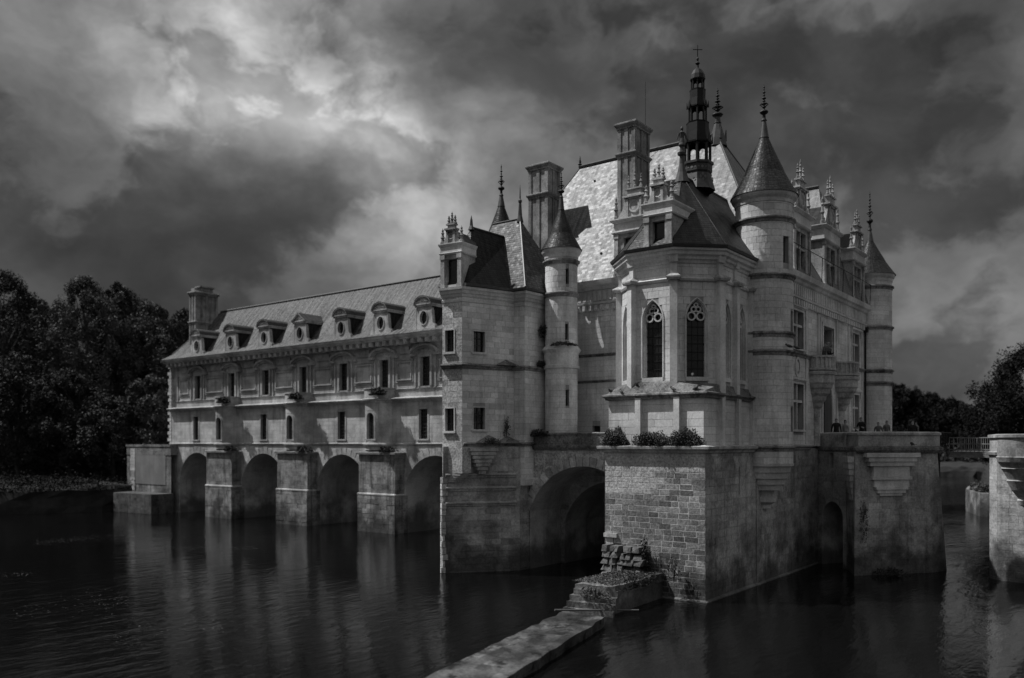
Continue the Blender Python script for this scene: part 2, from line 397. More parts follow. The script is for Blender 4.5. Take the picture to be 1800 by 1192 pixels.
def block(mb, fr, a, b, c, d, o, g, t):
    k = max(1, math.ceil((b - a) / fr.seg))
    for i in range(k):
        x = a + (b - a) * i / k + (g if i == 0 else 0); y = a + (b - a) * (i + 1) / k - (g if i == k - 1 else 0)
        mb.q(fr.pt(x, c + g, o), fr.pt(y, c + g, o), fr.pt(y, d - g, o), fr.pt(x, d - g, o), t=t)
        mb.q(fr.pt(x, d - g, o), fr.pt(y, d - g, o), fr.pt(y, d - g, -.03), fr.pt(x, d - g, -.03), t=t)
        mb.q(fr.pt(x, c + g, -.03), fr.pt(y, c + g, -.03), fr.pt(y, c + g, o), fr.pt(x, c + g, o), t=t)
    x, y = a + g, b - g
    mb.q(fr.pt(x, c + g, -.03), fr.pt(x, c + g, o), fr.pt(x, d - g, o), fr.pt(x, d - g, -.03), t=t)
    mb.q(fr.pt(y, c + g, o), fr.pt(y, c + g, -.03), fr.pt(y, d - g, -.03), fr.pt(y, d - g, o), t=t)
def ashlar(mb, fr, u0, u1, z0, z1, ops=(), rh=.34, ln=(.5, 1.0), seed=1, gap=.007, out=(0, .006), spread=.28, margin=0.0, emit=None):
    for a, b, c, d, r in courses(fr, u0, u1, z0, z1, ops, rh, ln, seed, margin):
        t = r.gauss(0, spread * .55); o = r.uniform(*out)
        if emit: m = MB(); block(m, fr, a, b, c, d, o, gap, t); emit(m)
        else: block(mb, fr, a, b, c, d, o, gap, t)

def empty(name, loc, label, cat, group=None):
    o = bpy.data.objects.new(name, None); COL.objects.link(o); o['label'] = label; o['category'] = cat
    o.empty_display_size = .5
    if group: o['group'] = group
    return o      # buildings are modelled in world metres, so their root stays at the origin
def tag(o, label, cat, group=None):
    o['label'] = label; o['category'] = cat
    if group: o['group'] = group
    return o
def struct(o): o['kind'] = 'structure'; return o
def masonry(parent, name, fr, u0, u1, z0, z1, ops=(), mat='stone', back='joint', seed=1, rev=.32, singles=False, **kw):
    m = MB(); wall(m, fr, u0, u1, z0, z1, ops, rev); w = m.build(name, back, parent)
    if singles:      # blocks large enough to pick apart in the photograph
        ashlar(None, fr, u0, u1, z0, z1, ops, seed=seed, emit=lambda m: m.build('stone', mat, w), **kw); return w
    m = MB(); ashlar(m, fr, u0, u1, z0, z1, ops, seed=seed, **kw); m.build('ashlar_blocks', mat, w, kind='stuff')
    return w

def window(parent, fr, op, style='plain', inset=.24, frame=.09, grid=(2, 5), mat='trim', sill=True, name='window', proud=.045):
    """surround and mullions in stone; panes and lattice as sub-parts"""
    m = MB(); ol = op.outline(8); og = op.outline(8, frame)
    for i in range(len(ol) - 1):
        a, b, c, d = ol[i], ol[i + 1], og[i + 1], og[i]
        m.q(fr.pt(*a, proud), fr.pt(*b, proud), fr.pt(*c, proud), fr.pt(*d, proud))
        m.q(fr.pt(*d, proud), fr.pt(*c, proud), fr.pt(*c, -.02), fr.pt(*d, -.02))
        m.q(fr.pt(*a, -.05), fr.pt(*b, -.05), fr.pt(*b, proud), fr.pt(*a, proud))
    if sill: m.fbox(fr, op.u0 - frame - .06, op.u1 + frame + .06, op.z0 - .13, op.z0 - .003, -.1, .12)
    c = (op.u0 + op.u1) / 2; H = op.top - op.z0
    if style == 'cross':
        m.fbox(fr, c - .07, c + .07, op.z0, op.z1, -inset, -.06)
        zt = op.z0 + H * .62; m.fbox(fr, op.u0, op.u1, zt - .07, zt + .07, -inset + .005, -.055)
    w = m.build(name, mat, parent)
    g = MB(); pts = [fr.pt(u, z, -inset) for u, z in ol]; g.q(*pts); g.build('pane', 'glass', w)
    if style in ('grid', 'cross', 'lead'):
        b = MB(); t = .022 if style != 'lead' else .013
        nx, nz = grid
        for i in range(1, nx):
            u = op.u0 + (op.u1 - op.u0) * i / nx
            hh = op.z1 + (op.rise * .75 if op.rise and abs(u - c) < op.hw(op.rise * .75) else 0)
            b.fbox(fr, u - t, u + t, op.z0, hh, -inset + .004, -inset + .045)
        for i in range(1, nz):
            z = op.z0 + (op.top - op.z0) * i / nz; hw = op.hw(z - op.z1)
            b.fbox(fr, c - hw, c + hw, z - t, z + t, -inset + .006, -inset + .04)
        if b.f: b.build('glazing_bars', 'wood' if style != 'lead' else 'iron', w)
    return w

def finial(parent, x, y, z0, z1, r=.16, mat='iron', name='finial', cup=True):
    """turned lead finial of stacked balls, cups and a spike"""
    H = z1 - z0; P = [(r * .8, z0), (r * .45, z0 + H * .06), (r * .4, z0 + H * .16), (r * 1.0, z0 + H * .20), (r * 1.15, z0 + H * .23), (r * 1.0, z0 + H * .26), (r * .4, z0 + H * .28)]
    for k, (zz, rr) in enumerate(((.36, .55), (.45, .8), (.52, .45), (.60, .6), (.68, .32), (.76, .42), (.84, .2), (.90, .26))):
        P += [(r * rr * .35, z0 + H * (zz - .03)), (r * rr, z0 + H * zz), (r * rr * .9, z0 + H * (zz + .012)), (r * rr * .3, z0 + H * (zz + .035))]
    P += [(r * .07, z0 + H * .95), (0, z1)]
    m = MB(); m.lathe(x, y, P, 10)
    if cup:
        for k in range(4):
            a = k * math.pi / 2 + .4; zc = z0 + H * .38
            m.tube((x + math.cos(a) * r * .3, y + math.sin(a) * r * .3, zc), (x + math.cos(a) * r * 1.1, y + math.sin(a) * r * 1.1, zc + H * .05), r * .16, r * .1, 5)
            m.tube((x + math.cos(a) * r * 1.1, y + math.sin(a) * r * 1.1, zc + H * .05), (x + math.cos(a) * r * .5, y + math.sin(a) * r * .5, zc + H * .10), r * .1, r * .12, 5)
    return m.build(name, mat, parent)
def pinnacle(mb, fr, u, z, h, w=.16, o=.0):
    """small carved candelabrum pinnacle added to a mesh"""
    x, y, _ = fr.pt(u, z, o)
    mb.lathe(x, y, [(w, z), (w, z + h * .12), (w * .7, z + h * .16), (w * .55, z + h * .34), (w * .95, z + h * .40), (w * .6, z + h * .46), (w * .4, z + h * .6), (w * .7, z + h * .66), (w * .35, z + h * .72), (w * .45, z + h * .84), (w * .18, z + h * .9), (0, z + h)], 8)

# ------------------------------------------------------------------ the setting: river, banks
def sheet(name, pts, z, mat, seed=0, jitter=0.0):
    m = MB(); m.q(*[(x, y, z) for x, y in pts]); return struct(m.build(name, mat))
sheet('river_water', [(-1500, -1500), (1500, -1500), (1500, 1500), (-1500, 1500)], 0.0, 'water')
def bank(name, line, depth_dir, zs, mat='earth', seed=3, n=60):
    """a rough river bank along a plan polyline, rising away from the water in steps"""
    r = random.Random(seed); m = MB(); pts = []
    L = [(Vector(a), Vector(b)) for a, b in zip(line, line[1:])]
    for a, b in L:
        k = max(2, int((b - a).length / 1.6))
        for i in range(k): pts.append(a.lerp(b, i / k))
    pts.append(Vector(line[-1])); d = Vector(depth_dir)
    rows = []
    for off, z in zs:
        rows.append([(p.x + d.x * off + r.uniform(-.35, .35) * (1 + off * .04), p.y + d.y * off + r.uniform(-.35, .35), z + (r.uniform(-.22, .22) if z > 0 else 0)) for p in pts])
    for A, B in zip(rows, rows[1:]):
        for i in range(len(A) - 1): m.q(A[i], A[i + 1], B[i + 1], B[i])
    return struct(m.build(name, mat))
bank('south_bank', [(-160, 180), (-40, 132), (20, 105), (36, 96.0), (45.5, 91.0), (60, 92), (110, 96), (400, 110)], (.25, .97), [(0, -1), (.15, .7), (.3, 1.6), (.5, 2.4), (1.0, 2.8), (6, 3.0), (30, 3.4), (400, 5)], seed=5)
bank('north_bank', [(400, 52), (215, 31), (99, 14.9), (92, 10), (75, 4), (66, 1), (58, -4), (52, -12), (48, -60)], (.35, -.94), [(0, -1), (.3, .8), (.8, 2.4), (12, 3.0), (300, 5)], seed=9)
bank('far_bank', [(214, 200), (208, 110), (206, 70), (210, 28)], (1, 0), [(0, -1), (.3, 1.2), (1, 2.2), (10, 2.8), (400, 6)], seed=11)

# ------------------------------------------------------------------ castle keep
keep = empty('castle_keep', (0, 0, 0), 'square main keep of pale stone with steep slate roofs, tall chimneys and round corner turrets', 'castle')
NF = Fr((44.0, 16.74), (65.3, 16.74))           # north front, u = X - 44
def nop(x0, x1, z0, z1, rise=0.0): return Op(x0 - 44, x1 - 44, z0, z1, rise)
n_ops = [nop(48.7, 50.5, 13.1, 15.3), nop(48.7, 50.5, 8.3, 11.0), nop(60.7, 62.4, 13.2, 15.2), nop(60.7, 62.4, 8.5, 10.9),
         nop(54.2, 56.2, 12.6, 14.9), nop(54.3, 56.1, 7.35, 10.3, 1.1)]
masonry(keep, 'north_wall', NF, 0, 21.3, 7.3, 17.25, n_ops, rev=.5, seed=11, spread=.18)
for i, op in enumerate(n_ops[:4]): window(keep, NF, op, 'cross', inset=.35, frame=.14, grid=(4, 6))
# loggia recess and doorway
m = MB(); o = n_ops[4]; m.fbox(NF, o.u0, o.u1, o.z0, o.z1, -2.2, -2.1)
for u in (o.u0, o.u1 - .05): m.fbox(NF, u, u + .05, o.z0, o.z1, -2.1, -.45)
m.fbox(NF, o.u0, o.u1, o.z1 - .05, o.z1, -2.1, -.45)
m.build('loggia_recess', 'plaster', keep)
m = MB()
for g, d in ((0.05, .10), (.30, .05)):
    ol = o.outline(8, g + .22); inn = o.outline(8, g)
    for i in range(len(ol) - 1):
        m.q(NF.pt(*inn[i], d), NF.pt(*inn[i + 1], d), NF.pt(*ol[i + 1], d), NF.pt(*ol[i], d)); m.q(NF.pt(*ol[i], d), NF.pt(*ol[i + 1], d), NF.pt(*ol[i + 1], -.02), NF.pt(*ol[i], -.02))
m.build('loggia_surround', 'trim', keep)
w = window(keep, NF, n_ops[5], 'plain', inset=.45, frame=.35, sill=False, name='doorway')
# hood moulds and carved panels beside the windows
for o in n_ops[:4]:
    m = MB(); m.fbox(NF, o.u0 - .35, o.u1 + .35, o.top + .22, o.top + .36, -.02, .16); m.fbox(NF, o.u0 - .28, o.u1 + .28, o.top + .15, o.top + .22, -.02, .09)
    for u in (o.u0 - .35, o.u1 + .2): m.fbox(NF, u, u + .15, o.top - .25, o.top + .22, -.02, .12)
    m.build('hood_mould', 'trim', keep)
m = MB()
cx, cz = 49.4 - 44, 12.0
for k in range(18):
    a, b = 2 * math.pi * k / 18, 2 * math.pi * (k + 1) / 18
    for r0, r1, d in ((.30, .42, .07), (.0, .22, .05)):
        m.q(NF.pt(cx + math.cos(a) * r0, cz + 1.45 * math.sin(a) * r0, d), NF.pt(cx + math.cos(b) * r0, cz + 1.45 * math.sin(b) * r0, d), NF.pt(cx + math.cos(b) * r1, cz + 1.45 * math.sin(b) * r1, d), NF.pt(cx + math.cos(a) * r1, cz + 1.45 * math.sin(a) * r1, d))
        m.q(NF.pt(cx + math.cos(a) * r1, cz + 1.45 * math.sin(a) * r1, d), NF.pt(cx + math.cos(b) * r1, cz + 1.45 * math.sin(b) * r1, d), NF.pt(cx + math.cos(b) * r1, cz + 1.45 * math.sin(b) * r1, -.02), NF.pt(cx + math.cos(a) * r1, cz + 1.45 * math.sin(a) * r1, -.02))
m.build('carved_medallion', 'trim', keep)
# flat pilaster strips on the north front
for x in (47.9, 51.0, 53.3, 57.1, 59.8, 63.2):
    m = MB(); m.fbox(NF, x - 44 - .14, x - 44 + .14, 7.3, 15.6, -.02, .07); m.build('pilaster', 'trim', keep)
STRING = [(-.02, -.16), (.10, -.14), (.12, -.06), (.22, .0), (.22, .06), (-.02, .12)]
def string(parent, path, z, k=1.0, mat='ledge', name='string_course', closed=False):
    m = MB(); m.sweep(path, [(o * k if o > 0 else o, z + dz * k) for o, dz in STRING], closed); return m.build(name, mat, parent)
string(keep, [(45.4, 16.74), (52.2, 16.74)], 12.75); string(keep, [(57.9, 16.74), (64.2, 16.74)], 12.75)
string(keep, [(45.4, 16.74), (51.6, 16.74)], 7.3, 1.3, 'weathered')
# main cornice with frieze strips and corbel table
CORN = [(-.02, 15.62), (.05, 15.66), (.08, 15.95), (.22, 16.0), (.24, 16.1), (.08, 16.14), (.08, 16.85), (.2, 16.92), (.26, 17.05), (.42, 17.12), (.46, 17.25), (.5, 17.4), (-.02, 17.42)]
npath = [(45.3, 16.74), (64.0, 16.74)]; epath = [(43.9, 33.2), (43.9, 22.6)]
for path in (npath, epath):
    m = MB(); m.sweep(path, CORN); m.build('main_cornice', 'trim', keep)
    fr = Fr(*path); m = MB(); k = 0; u = .1
    while u < fr.L - .1:
        m.fbox(fr, u, u + .22, 16.2, 16.8, .07, .14); u += .36
    u = .1
    while u < fr.L - .1:
        m.fbox(fr, u, u + .2, 15.62, 15.94, .04, .2); u += .42
    m.build('frieze_strips', 'trim', keep)
# east, south and west walls
EF = Fr((43.9, 36.0), (43.9, 16.8))
e_ops = [Op(8.55, 9.1, 7.3, 8.55)]
masonry(keep, 'east_wall', EF, 0, 19.1, 5.5, 17.25, e_ops, seed=12, spread=.14)
m = MB(); m.fbox(EF, 8.5, 9.15, 7.2, 8.6, -.33, -.28); m.build('side_door', 'wood', keep)
string(keep, [(43.9, 29.2), (43.9, 22.6)], 12.9, .7); string(keep, [(43.9, 29.2), (43.9, 22.6)], 11.3, .6)
m = MB(); m.fbox(EF, 10.6, 12.6, 7.3, 11.1, -.03, .06); m.build('wall_panel', 'stone', keep)
m = MB(); m.box(65.26, 65.3, 16.8, 36, -1, 17.3); m.box(43.95, 65.2, 35.9, 36, -1, 17.3); m.build('rear_walls', 'stone', keep)
# base masonry in the water, north side and the passage arch towards the terrace
BF = Fr((43.0, 16.70), (53.6, 16.70))
b_ops = [Op(3.85, 4.05, 5.05, 6.35)]
masonry(keep, 'base_wall', BF, 0, 10.6, -.6, 7.2, b_ops, mat='pier', back='mortar', gap=.014, seed=13, rh=.36, spread=.2)
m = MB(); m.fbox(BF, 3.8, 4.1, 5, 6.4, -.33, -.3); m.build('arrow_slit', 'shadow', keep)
PF = Fr((53.2, 16.7), (51.75, 14.6))
p_ops = [Op(.35, 2.25, -.6, 2.9, 1.05), Op(1.0, 1.4, 6.0, 6.9)]
masonry(keep, 'passage_wall', PF, 0, PF.L, -.6, 8.0, p_ops, mat='pier', back='mortar', gap=.014, seed=14, rev=5.5, rh=.36, spread=.2)
m = MB(); m.fbox(PF, .9, 1.5, 5.9, 7.0, -.6, -.55); m.fbox(PF, -1, 3.4, -1, 7, -6.2, -6.1); m.build('passage_shade_back', 'shadow', keep)  # dark sheets added for the shade inside the slit and passage

# --- main roofs
def roof_faces(parent, faces, mat, name='roof'):
    m = MB()
    for f in faces: m.q(*f)
    return m.build(name, mat, parent)
def hip(x0, x1, y0, y1, z, xr, ya, yb, zr):
    a, b, c, d = (x0, y0, z), (x1, y0, z), (x1, y1, z), (x0, y1, z); e, f = (xr, ya, zr), (xr, yb, zr)
    return [(d, a, e, f), (a, b, e), (b, c, f, e), (c, d, f)]
r1 = roof_faces(keep, hip(43.55, 55.0, 16.4, 36.2, 17.42, 49.4, 21.7, 31.9, 26.75), 'slate_old')
r2 = roof_faces(keep, hip(55.0, 65.6, 16.4, 36.2, 17.44, 60.0, 18.8, 32.0, 25.5), 'slate_old')
def ridge(parent, pts, r=.11, mat='lead'):
    m = MB()
    for a, b in zip(pts, pts[1:]): m.tube(a, b, r, r, 6)
    return m.build('ridge_cap', mat, parent)
ridge(r1, [(49.4, 31.95, 26.8), (49.4, 21.65, 26.8)], .14)
ridge(r1, [(49.4, 21.7, 26.75), (43.6, 16.45, 17.45)], .06); ridge(r1, [(49.4, 21.7, 26.75), (54.95, 16.45, 17.45)], .06); ridge(r1, [(49.4, 31.9, 26.75), (43.6, 36.15, 17.45)], .06)
ridge(r2, [(60, 32, 25.55), (60, 18.8, 25.55)], .14)
m = MB(); m.lathe(49.4, 21.7, [(.62, 26.0), (.5, 26.5), (.34, 27.0), (.2, 27.5), (.17, 27.9)], 8)
for k in range(4):
    a = k * math.pi / 2 + .78; m.tube((49.4 + math.cos(a) * .5, 21.7 + math.sin(a) * .5, 26.4), (49.4 + math.cos(a) * .55, 21.7 + math.sin(a) * .55, 27.1), .1, .03, 6)
m.build('lead_crown', 'lead', r1)
finial(r1, 49.4, 21.7, 27.5, 29.75, .30)
finial(r1, 49.4, 31.9, 26.8, 27.6, .14, cup=False)
m = MB(); m.tube((48.9, 26.5, 26.5), (48.9, 26.5, 31.2), .02, .012, 5); m.build('lightning_rod', 'iron', r1)
m = MB()
rr = random.Random(4)
for k in range(7):      # small roof vents
    t = rr.uniform(.15, .9); y = rr.uniform(24.5, 31.5); x = 43.55 + (49.4 - 43.55) * t; z = 17.42 + 9.33 * t
    m.hexa([(x - .08, y - .05), (x + .07, y - .05), (x + .07, y + .05), (x - .08, y + .05)], z - .05, z + .07)
m.build('roof_vents', 'iron', r1)

# --- turrets
def turret(parent, x, y, r, zb, zc, z1, z2, ztip, strings, wins, a0=0.0, mat='stone', corbel=None, seed=1, eave=.22, fin=.2):
    fr = Cy(x, y, r, 0.0); L = 2 * math.pi * r
    ops = [Op(a * r - w / 2, a * r + w / 2, z0, zz) for a, w, z0, zz in wins]
    body = masonry(parent, 'turret', fr, 0, L, zb, zc, ops, mat=mat, seed=seed, spread=.16, ln=(.5, .9), rev=.25)
    for op in ops:
        m = MB(); m.fbox(fr, op.u0 - .02, op.u1 + .02, op.z0 - .02, op.z1 + .02, -.28, -.25); m.build('pane', 'glass', body)
    for z in strings:
        m = MB(); m.lathe(x, y, [(r - .05, z - .2), (r + .04, z - .18), (r + .06, z - .06), (r + .15, z), (r + .15, z + .07), (r - .05, z + .16)], 40); m.build('string_course', 'ledge', body)
    m = MB(); m.lathe(x, y, [(r - .05, zc - .25), (r + .04, zc - .22), (r + .07, zc - .05), (r + eave * .8, zc + .08), (r + eave, zc + .18), (r + eave, zc + .3), (r - .2, zc + .34)], 40)
    m.build('eaves_moulding', 'trim', body)
    m = MB(); R0 = r + eave + .06; zt = zc + .28
    prof = [(R0, zt)]
    for k in range(1, 9):
        q = k / 8; prof.append((R0 + (0.13 * r - R0) * q - .10 * math.sin(math.pi * q) * (1 if q < .5 else .6), zt + (z1 - zt) * q))
    m.lathe(x, y, prof, 48)
    cone = m.build('cone_roof', 'slate', body)
    m = MB(); m.lathe(x, y, [(prof[-1][0] + .07, z1 - .1), (prof[-1][0] + .05, z1), (.10, z2)], 16); m.build('lead_cap', 'lead', cone)
    finial(cone, x, y, z2 - .05, ztip, fin)
    if corbel:
        m = MB(); m.lathe(x, y, corbel, 40); m.build('corbel', 'trim', body)
    return body
V1 = R(200.8)
turret(keep, 44.16, 16.74, 1.5, 6.4, 20.4, 24.05, 24.95, 26.9, [19.3, 16.3, 13.25, 12.3, 7.25], [(V1 + R(48), .42, 16.95, 18.35), (V1 + R(72), .45, 13.3, 14.5), (V1 + R(72), .4, 8.1, 9.4)], seed=21,
       corbel=[(0, 3.9), (.35, 4.0), (.38, 4.2), (.62, 4.35), (.66, 4.62), (.5, 4.66), (.55, 4.95), (.9, 5.0), (.95, 5.28), (1.05, 5.3), (1.1, 5.6), (1.2, 5.62), (1.26, 5.92), (1.34, 5.95), (1.4, 6.25), (1.52, 6.28), (1.55, 6.42)])
turret(keep, 65.31, 16.74, 1.5, 0, 19.5, 22.5, 23.3, 26.2, [18.85, 15.9, 12.75, 11.85], [], seed=22)
turret(keep, 44.3, 34.9, 1.45, 5, 19.5, 23.5, 24.2, 26.3, [18.5], [], seed=23)
t3 = turret(keep, 41.75, 28.3, .97, 7.2, 18.75, 21.6, 22.3, 23.85, [18.3, 16.35], [(R(214) + R(22), .2, 16.9, 17.8), (R(214) + R(20), .22, 13.6, 14.55), (R(214) + R(22), .22, 9.7, 10.65)], seed=24, fin=.17)
m = MB(); m.lathe(41.75, 28.3, [(.95, 11.9), (1.08, 11.95), (1.1, 12.1), (1.04, 12.15), (1.04, 12.85), (1.12, 12.95), (1.18, 13.05), (1.05, 13.25), (.95, 13.35)], 36); m.build('corbel_ring', 'trim', t3)

# --- chimneys
def chimney(parent, cx, cy, wx, wy, z0, z1, zm, name='chimney', mat='sooty', top=True):
    m = MB(); m.box(cx - wx / 2, cx + wx / 2, cy - wy / 2, cy + wy / 2, z0, z1 - .1)
    P = [(cx - wx / 2, cy + wy / 2), (cx - wx / 2, cy - wy / 2), (cx + wx / 2, cy - wy / 2), (cx + wx / 2, cy + wy / 2)]
    for sx in (-1, 0, 1):
        for sy in (-1, 0, 1):
            if sx == 0 and sy == 0: continue
            x, y = cx + sx * (wx / 2 - .06), cy + sy * (wy / 2 - .06); w = .12
            m.hexa([(x - w, y - w), (x + w, y - w), (x + w, y + w), (x - w, y + w)], z0, z1 - .25, bottom=False)
    o = m.build(name, mat, parent)
    for z, k in ((zm, .8), (z1 - .1, 1.0)):
        m = MB(); pr = [(.0, z - .3 * k), (.1 * k, z - .26 * k), (.1 * k, z - .18 * k), (.17 * k, z - .1 * k), (.22 * k, z), (.22 * k, z + .08 * k), (.1 * k, z + .14 * k), (-.2, z + .14 * k)]
        m.sweep(P, pr, True)
        if top and k == 1.0: m.q(*[(x, y, z + .13) for x, y in P])
        m.build('chimney_cornice', mat, o)
    return o
chimney(keep, 45.5, 32.2, 1.35, 1.45, 17, 25.85, 23.85)
chimney(keep, 45.55, 25.5, 1.75, 1.1, 17, 27.0, 25.1)

# --- carved stone dormers
def dormer(parent, fr, uc, z0, w, zw0, zw1, ztop, back=3.0, style='cross', seed=0, nwin=1.0, gable='double', orn=True):
    """front with window between pilasters, entablature, upper aedicule and pinnacles; cheeks run back into the roof"""
    h0 = zw1 + .25
    op = Op(uc - w * .28 * nwin, uc + w * .28 * nwin, zw0, zw1)
    m = MB(); wall(m, fr, uc - w / 2, uc + w / 2, z0, h0, [op], .25, o=.02)
    for s in (-1, 1):
        e = uc + s * w / 2
        m.fbox(fr, min(e, e - s * .2), max(e, e - s * .2), z0, h0, -back, .015)
        m.fbox(fr, min(e + s * .04, e - s * .22), max(e + s * .04, e - s * .22), z0, h0 - .02, .0, .12)
        m.fbox(fr, min(e + s * .07, e - s * .26), max(e + s * .07, e - s * .26), h0 - .28, h0 - .03, .0, .16)
        m.fbox(fr, min(e + s * .07, e - s * .26), max(e + s * .07, e - s * .26), z0, z0 + .2, .0, .16)
    if style == 'cross':
        m.fbox(fr, uc - .06, uc + .06, zw0, zw1, -.22, -.02); zt = zw0 + (zw1 - zw0) * .6; m.fbox(fr, op.u0, op.u1, zt - .06, zt + .06, -.21, -.03)
    d = m.build('dormer', 'weathered', parent)
    g = MB(); g.q(fr.pt(op.u0, zw0, -.23), fr.pt(op.u1, zw0, -.23), fr.pt(op.u1, zw1, -.23), fr.pt(op.u0, zw1, -.23)); g.build('pane', 'glass', d)
    e0, e1 = uc - w / 2 - .05, uc + w / 2 + .05
    a = [fr.pt(e0, 0, -back)[:2], fr.pt(e0, 0, .1)[:2], fr.pt(e1, 0, .1)[:2], fr.pt(e1, 0, -back)[:2]]
    m = MB(); fz = (ztop - h0) * .17
    q = min(1, w / 2.6)
    m.sweep(a, [(-.08, h0 - .02), (.08 * q, h0), (.14 * q, h0 + .07), (.02, h0 + .1), (.02, h0 + fz), (.1 * q, h0 + fz + .04), (.22 * q, h0 + fz + .16), (.22 * q, h0 + fz + .22), (-.6, h0 + fz + .3)])
    m.fbox(fr, e0, e1, h0, h0 + fz + .2, -back, .05)
    m.build('entablature', 'trim', d)
    zb = h0 + fz + .22
    r = MB()      # little slate roof behind the gable
    zr = zb + (ztop - zb) * .45
    r.q(fr.pt(e0, zb, .0), fr.pt(uc, zr, .0), fr.pt(uc, zr, -back - 1.2), fr.pt(e0, zb, -back)); r.q(fr.pt(uc, zr, 0), fr.pt(e1, zb, 0), fr.pt(e1, zb, -back), fr.pt(uc, zr, -back - 1.2))
    r.build('dormer_roof', 'slate', d)
    m = MB(); hh = ztop - zb
    # aedicule with concave shoulders
    n = 8; half = [(w * (.24 + .24 * (1 - k / n) ** 2), zb + hh * .42 * k / n) for k in range(n + 1)]
    L = [fr.pt(uc - x, z, .06) for x, z in half]; Rr = [fr.pt(uc + x, z, .06) for x, z in half]
    Lb = [fr.pt(uc - x, z, -.18) for x, z in half]; Rb = [fr.pt(uc + x, z, -.18) for x, z in half]
    for i in range(n):
        m.q(L[i], Rr[i], Rr[i + 1], L[i + 1]); m.q(Rb[i], Lb[i], Lb[i + 1], Rb[i + 1]); m.q(Lb[i], L[i], L[i + 1], Lb[i + 1]); m.q(Rr[i], Rb[i], Rb[i + 1], Rr[i + 1])
    for s in (-1, 1): m.fbox(fr, uc + s * w * .17 - .07, uc + s * w * .17 + .07, zb, zb + hh * .42, .05, .16)
    zc = zb + hh * .42; m.fbox(fr, uc - w * .28, uc + w * .28, zc, zc + .10, -.22, .24); m.fbox(fr, uc - w * .24, uc + w * .24, zc - .08, zc, -.2, .16)
    m.fbox(fr, uc - w * .17, uc + w * .17, zc + .1, zc + hh * .16, -.14, .1); zc2 = zc + hh * .16
    m.fbox(fr, uc - w * .22, uc + w * .22, zc2, zc2 + .08, -.18, .18)
    for k in range(14):      # shell roundel
        a0, a1 = 2 * math.pi * k / 14, 2 * math.pi * (k + 1) / 14; q = w * .10; zz = zb + hh * .23
        m.q(fr.pt(uc + math.cos(a0) * q, zz + math.sin(a0) * q, .1), fr.pt(uc + math.cos(a1) * q, zz + math.sin(a1) * q, .1), fr.pt(uc + math.cos(a1) * q * 1.4, zz + math.sin(a1) * q * 1.4, .13), fr.pt(uc + math.cos(a0) * q * 1.4, zz + math.sin(a0) * q * 1.4, .13))
    m.build('gable', 'weathered', d)
    for s in (-1, 1): m = MB(); pinnacle(m, fr, uc + s * (w / 2 - .02), zb, hh * .55, .15, -.02); m.build('pinnacle', 'sooty', d)
    for s in (-1, 0, 1): m = MB(); pinnacle(m, fr, uc + s * w * .16, zc2 + .08, (ztop - zc2) * (1.0 if s == 0 else .72), .12, -.02); m.build('pinnacle', 'sooty', d)
    return d
DN = Fr((44.0, 16.55), (65.3, 16.55))
dormer(keep, DN, 49.5 - 44, 17.42, 2.9, 17.55, 19.9, 24.2, 3.2)
dormer(keep, DN, 55.2 - 44, 17.42, 3.2, 17.55, 20.0, 24.7, 3.2)
dormer(keep, DN, 61.3 - 44, 17.42, 2.8, 17.55, 19.8, 23.9, 3.2)
DE = Fr((43.72, 36.0), (43.72, 16.8))
dormer(keep, DE, 36 - 24.4, 17.42, 2.6, 17.6, 19.75, 23.7, 3.0)
m = MB()
for x in np.arange(46.0, 64.0, 2.2): m.tube((x, 16.3, 17.4), (x, 16.25, 18.9), .022, .022, 5)
m.tube((45.6, 16.25, 18.9), (64.2, 16.25, 18.9), .022, .022, 5)
m.build('roof_cable', 'iron', keep)
# --- corbelled balconies on the north front
for bx in (52.75, 57.9):
    m = MB(); prof = [(.18, 7.3), (.30, 7.32), (.30, 9.6), (.42, 9.75), (.46, 9.95), (.62, 10.15), (.66, 10.4), (.84, 10.55), (.88, 10.8), (1.0, 10.9), (1.04, 11.1), (1.12, 11.2), (1.12, 11.65), (1.22, 11.7), (1.25, 11.85), (1.12, 11.92), (1.05, 12.0)]
    m.lathe(bx, 16.74, prof, 24, math.pi, 2 * math.pi); b = m.build('balcony', 'weathered', keep)
    m = MB(); m.lathe(bx, 16.74, [(1.02, 11.95), (1.22, 11.96), (1.22, 12.08), (1.12, 12.1), (1.12, 12.72), (1.2, 12.74), (1.2, 12.86), (1.0, 12.86), (1.0, 11.95)], 28, math.pi, 2 * math.pi)
    for k in range(13):
        a = math.pi + math.pi * (k + .5) / 13; x, y = bx + math.cos(a) * 1.14, 16.74 + math.sin(a) * 1.14
        m.tube((x, y, 12.1), (x, y, 12.74), .055, .055, 6)
    m.build('parapet', 'weathered', b)
    m = MB(); m.lathe(bx, 16.74, [(0, 12.0), (1.0, 12.0)], 20, math.pi, 2 * math.pi); m.build('balcony_floor', 'weathered', b)
# drain pipes
m = MB(); m.tube((63.55, 16.6, 15.6), (63.55, 16.6, 7.4), .075, .075, 8); m.box(63.35, 63.75, 16.42, 16.72, 15.5, 15.85); m.build('drain_pipe', 'iron', keep)

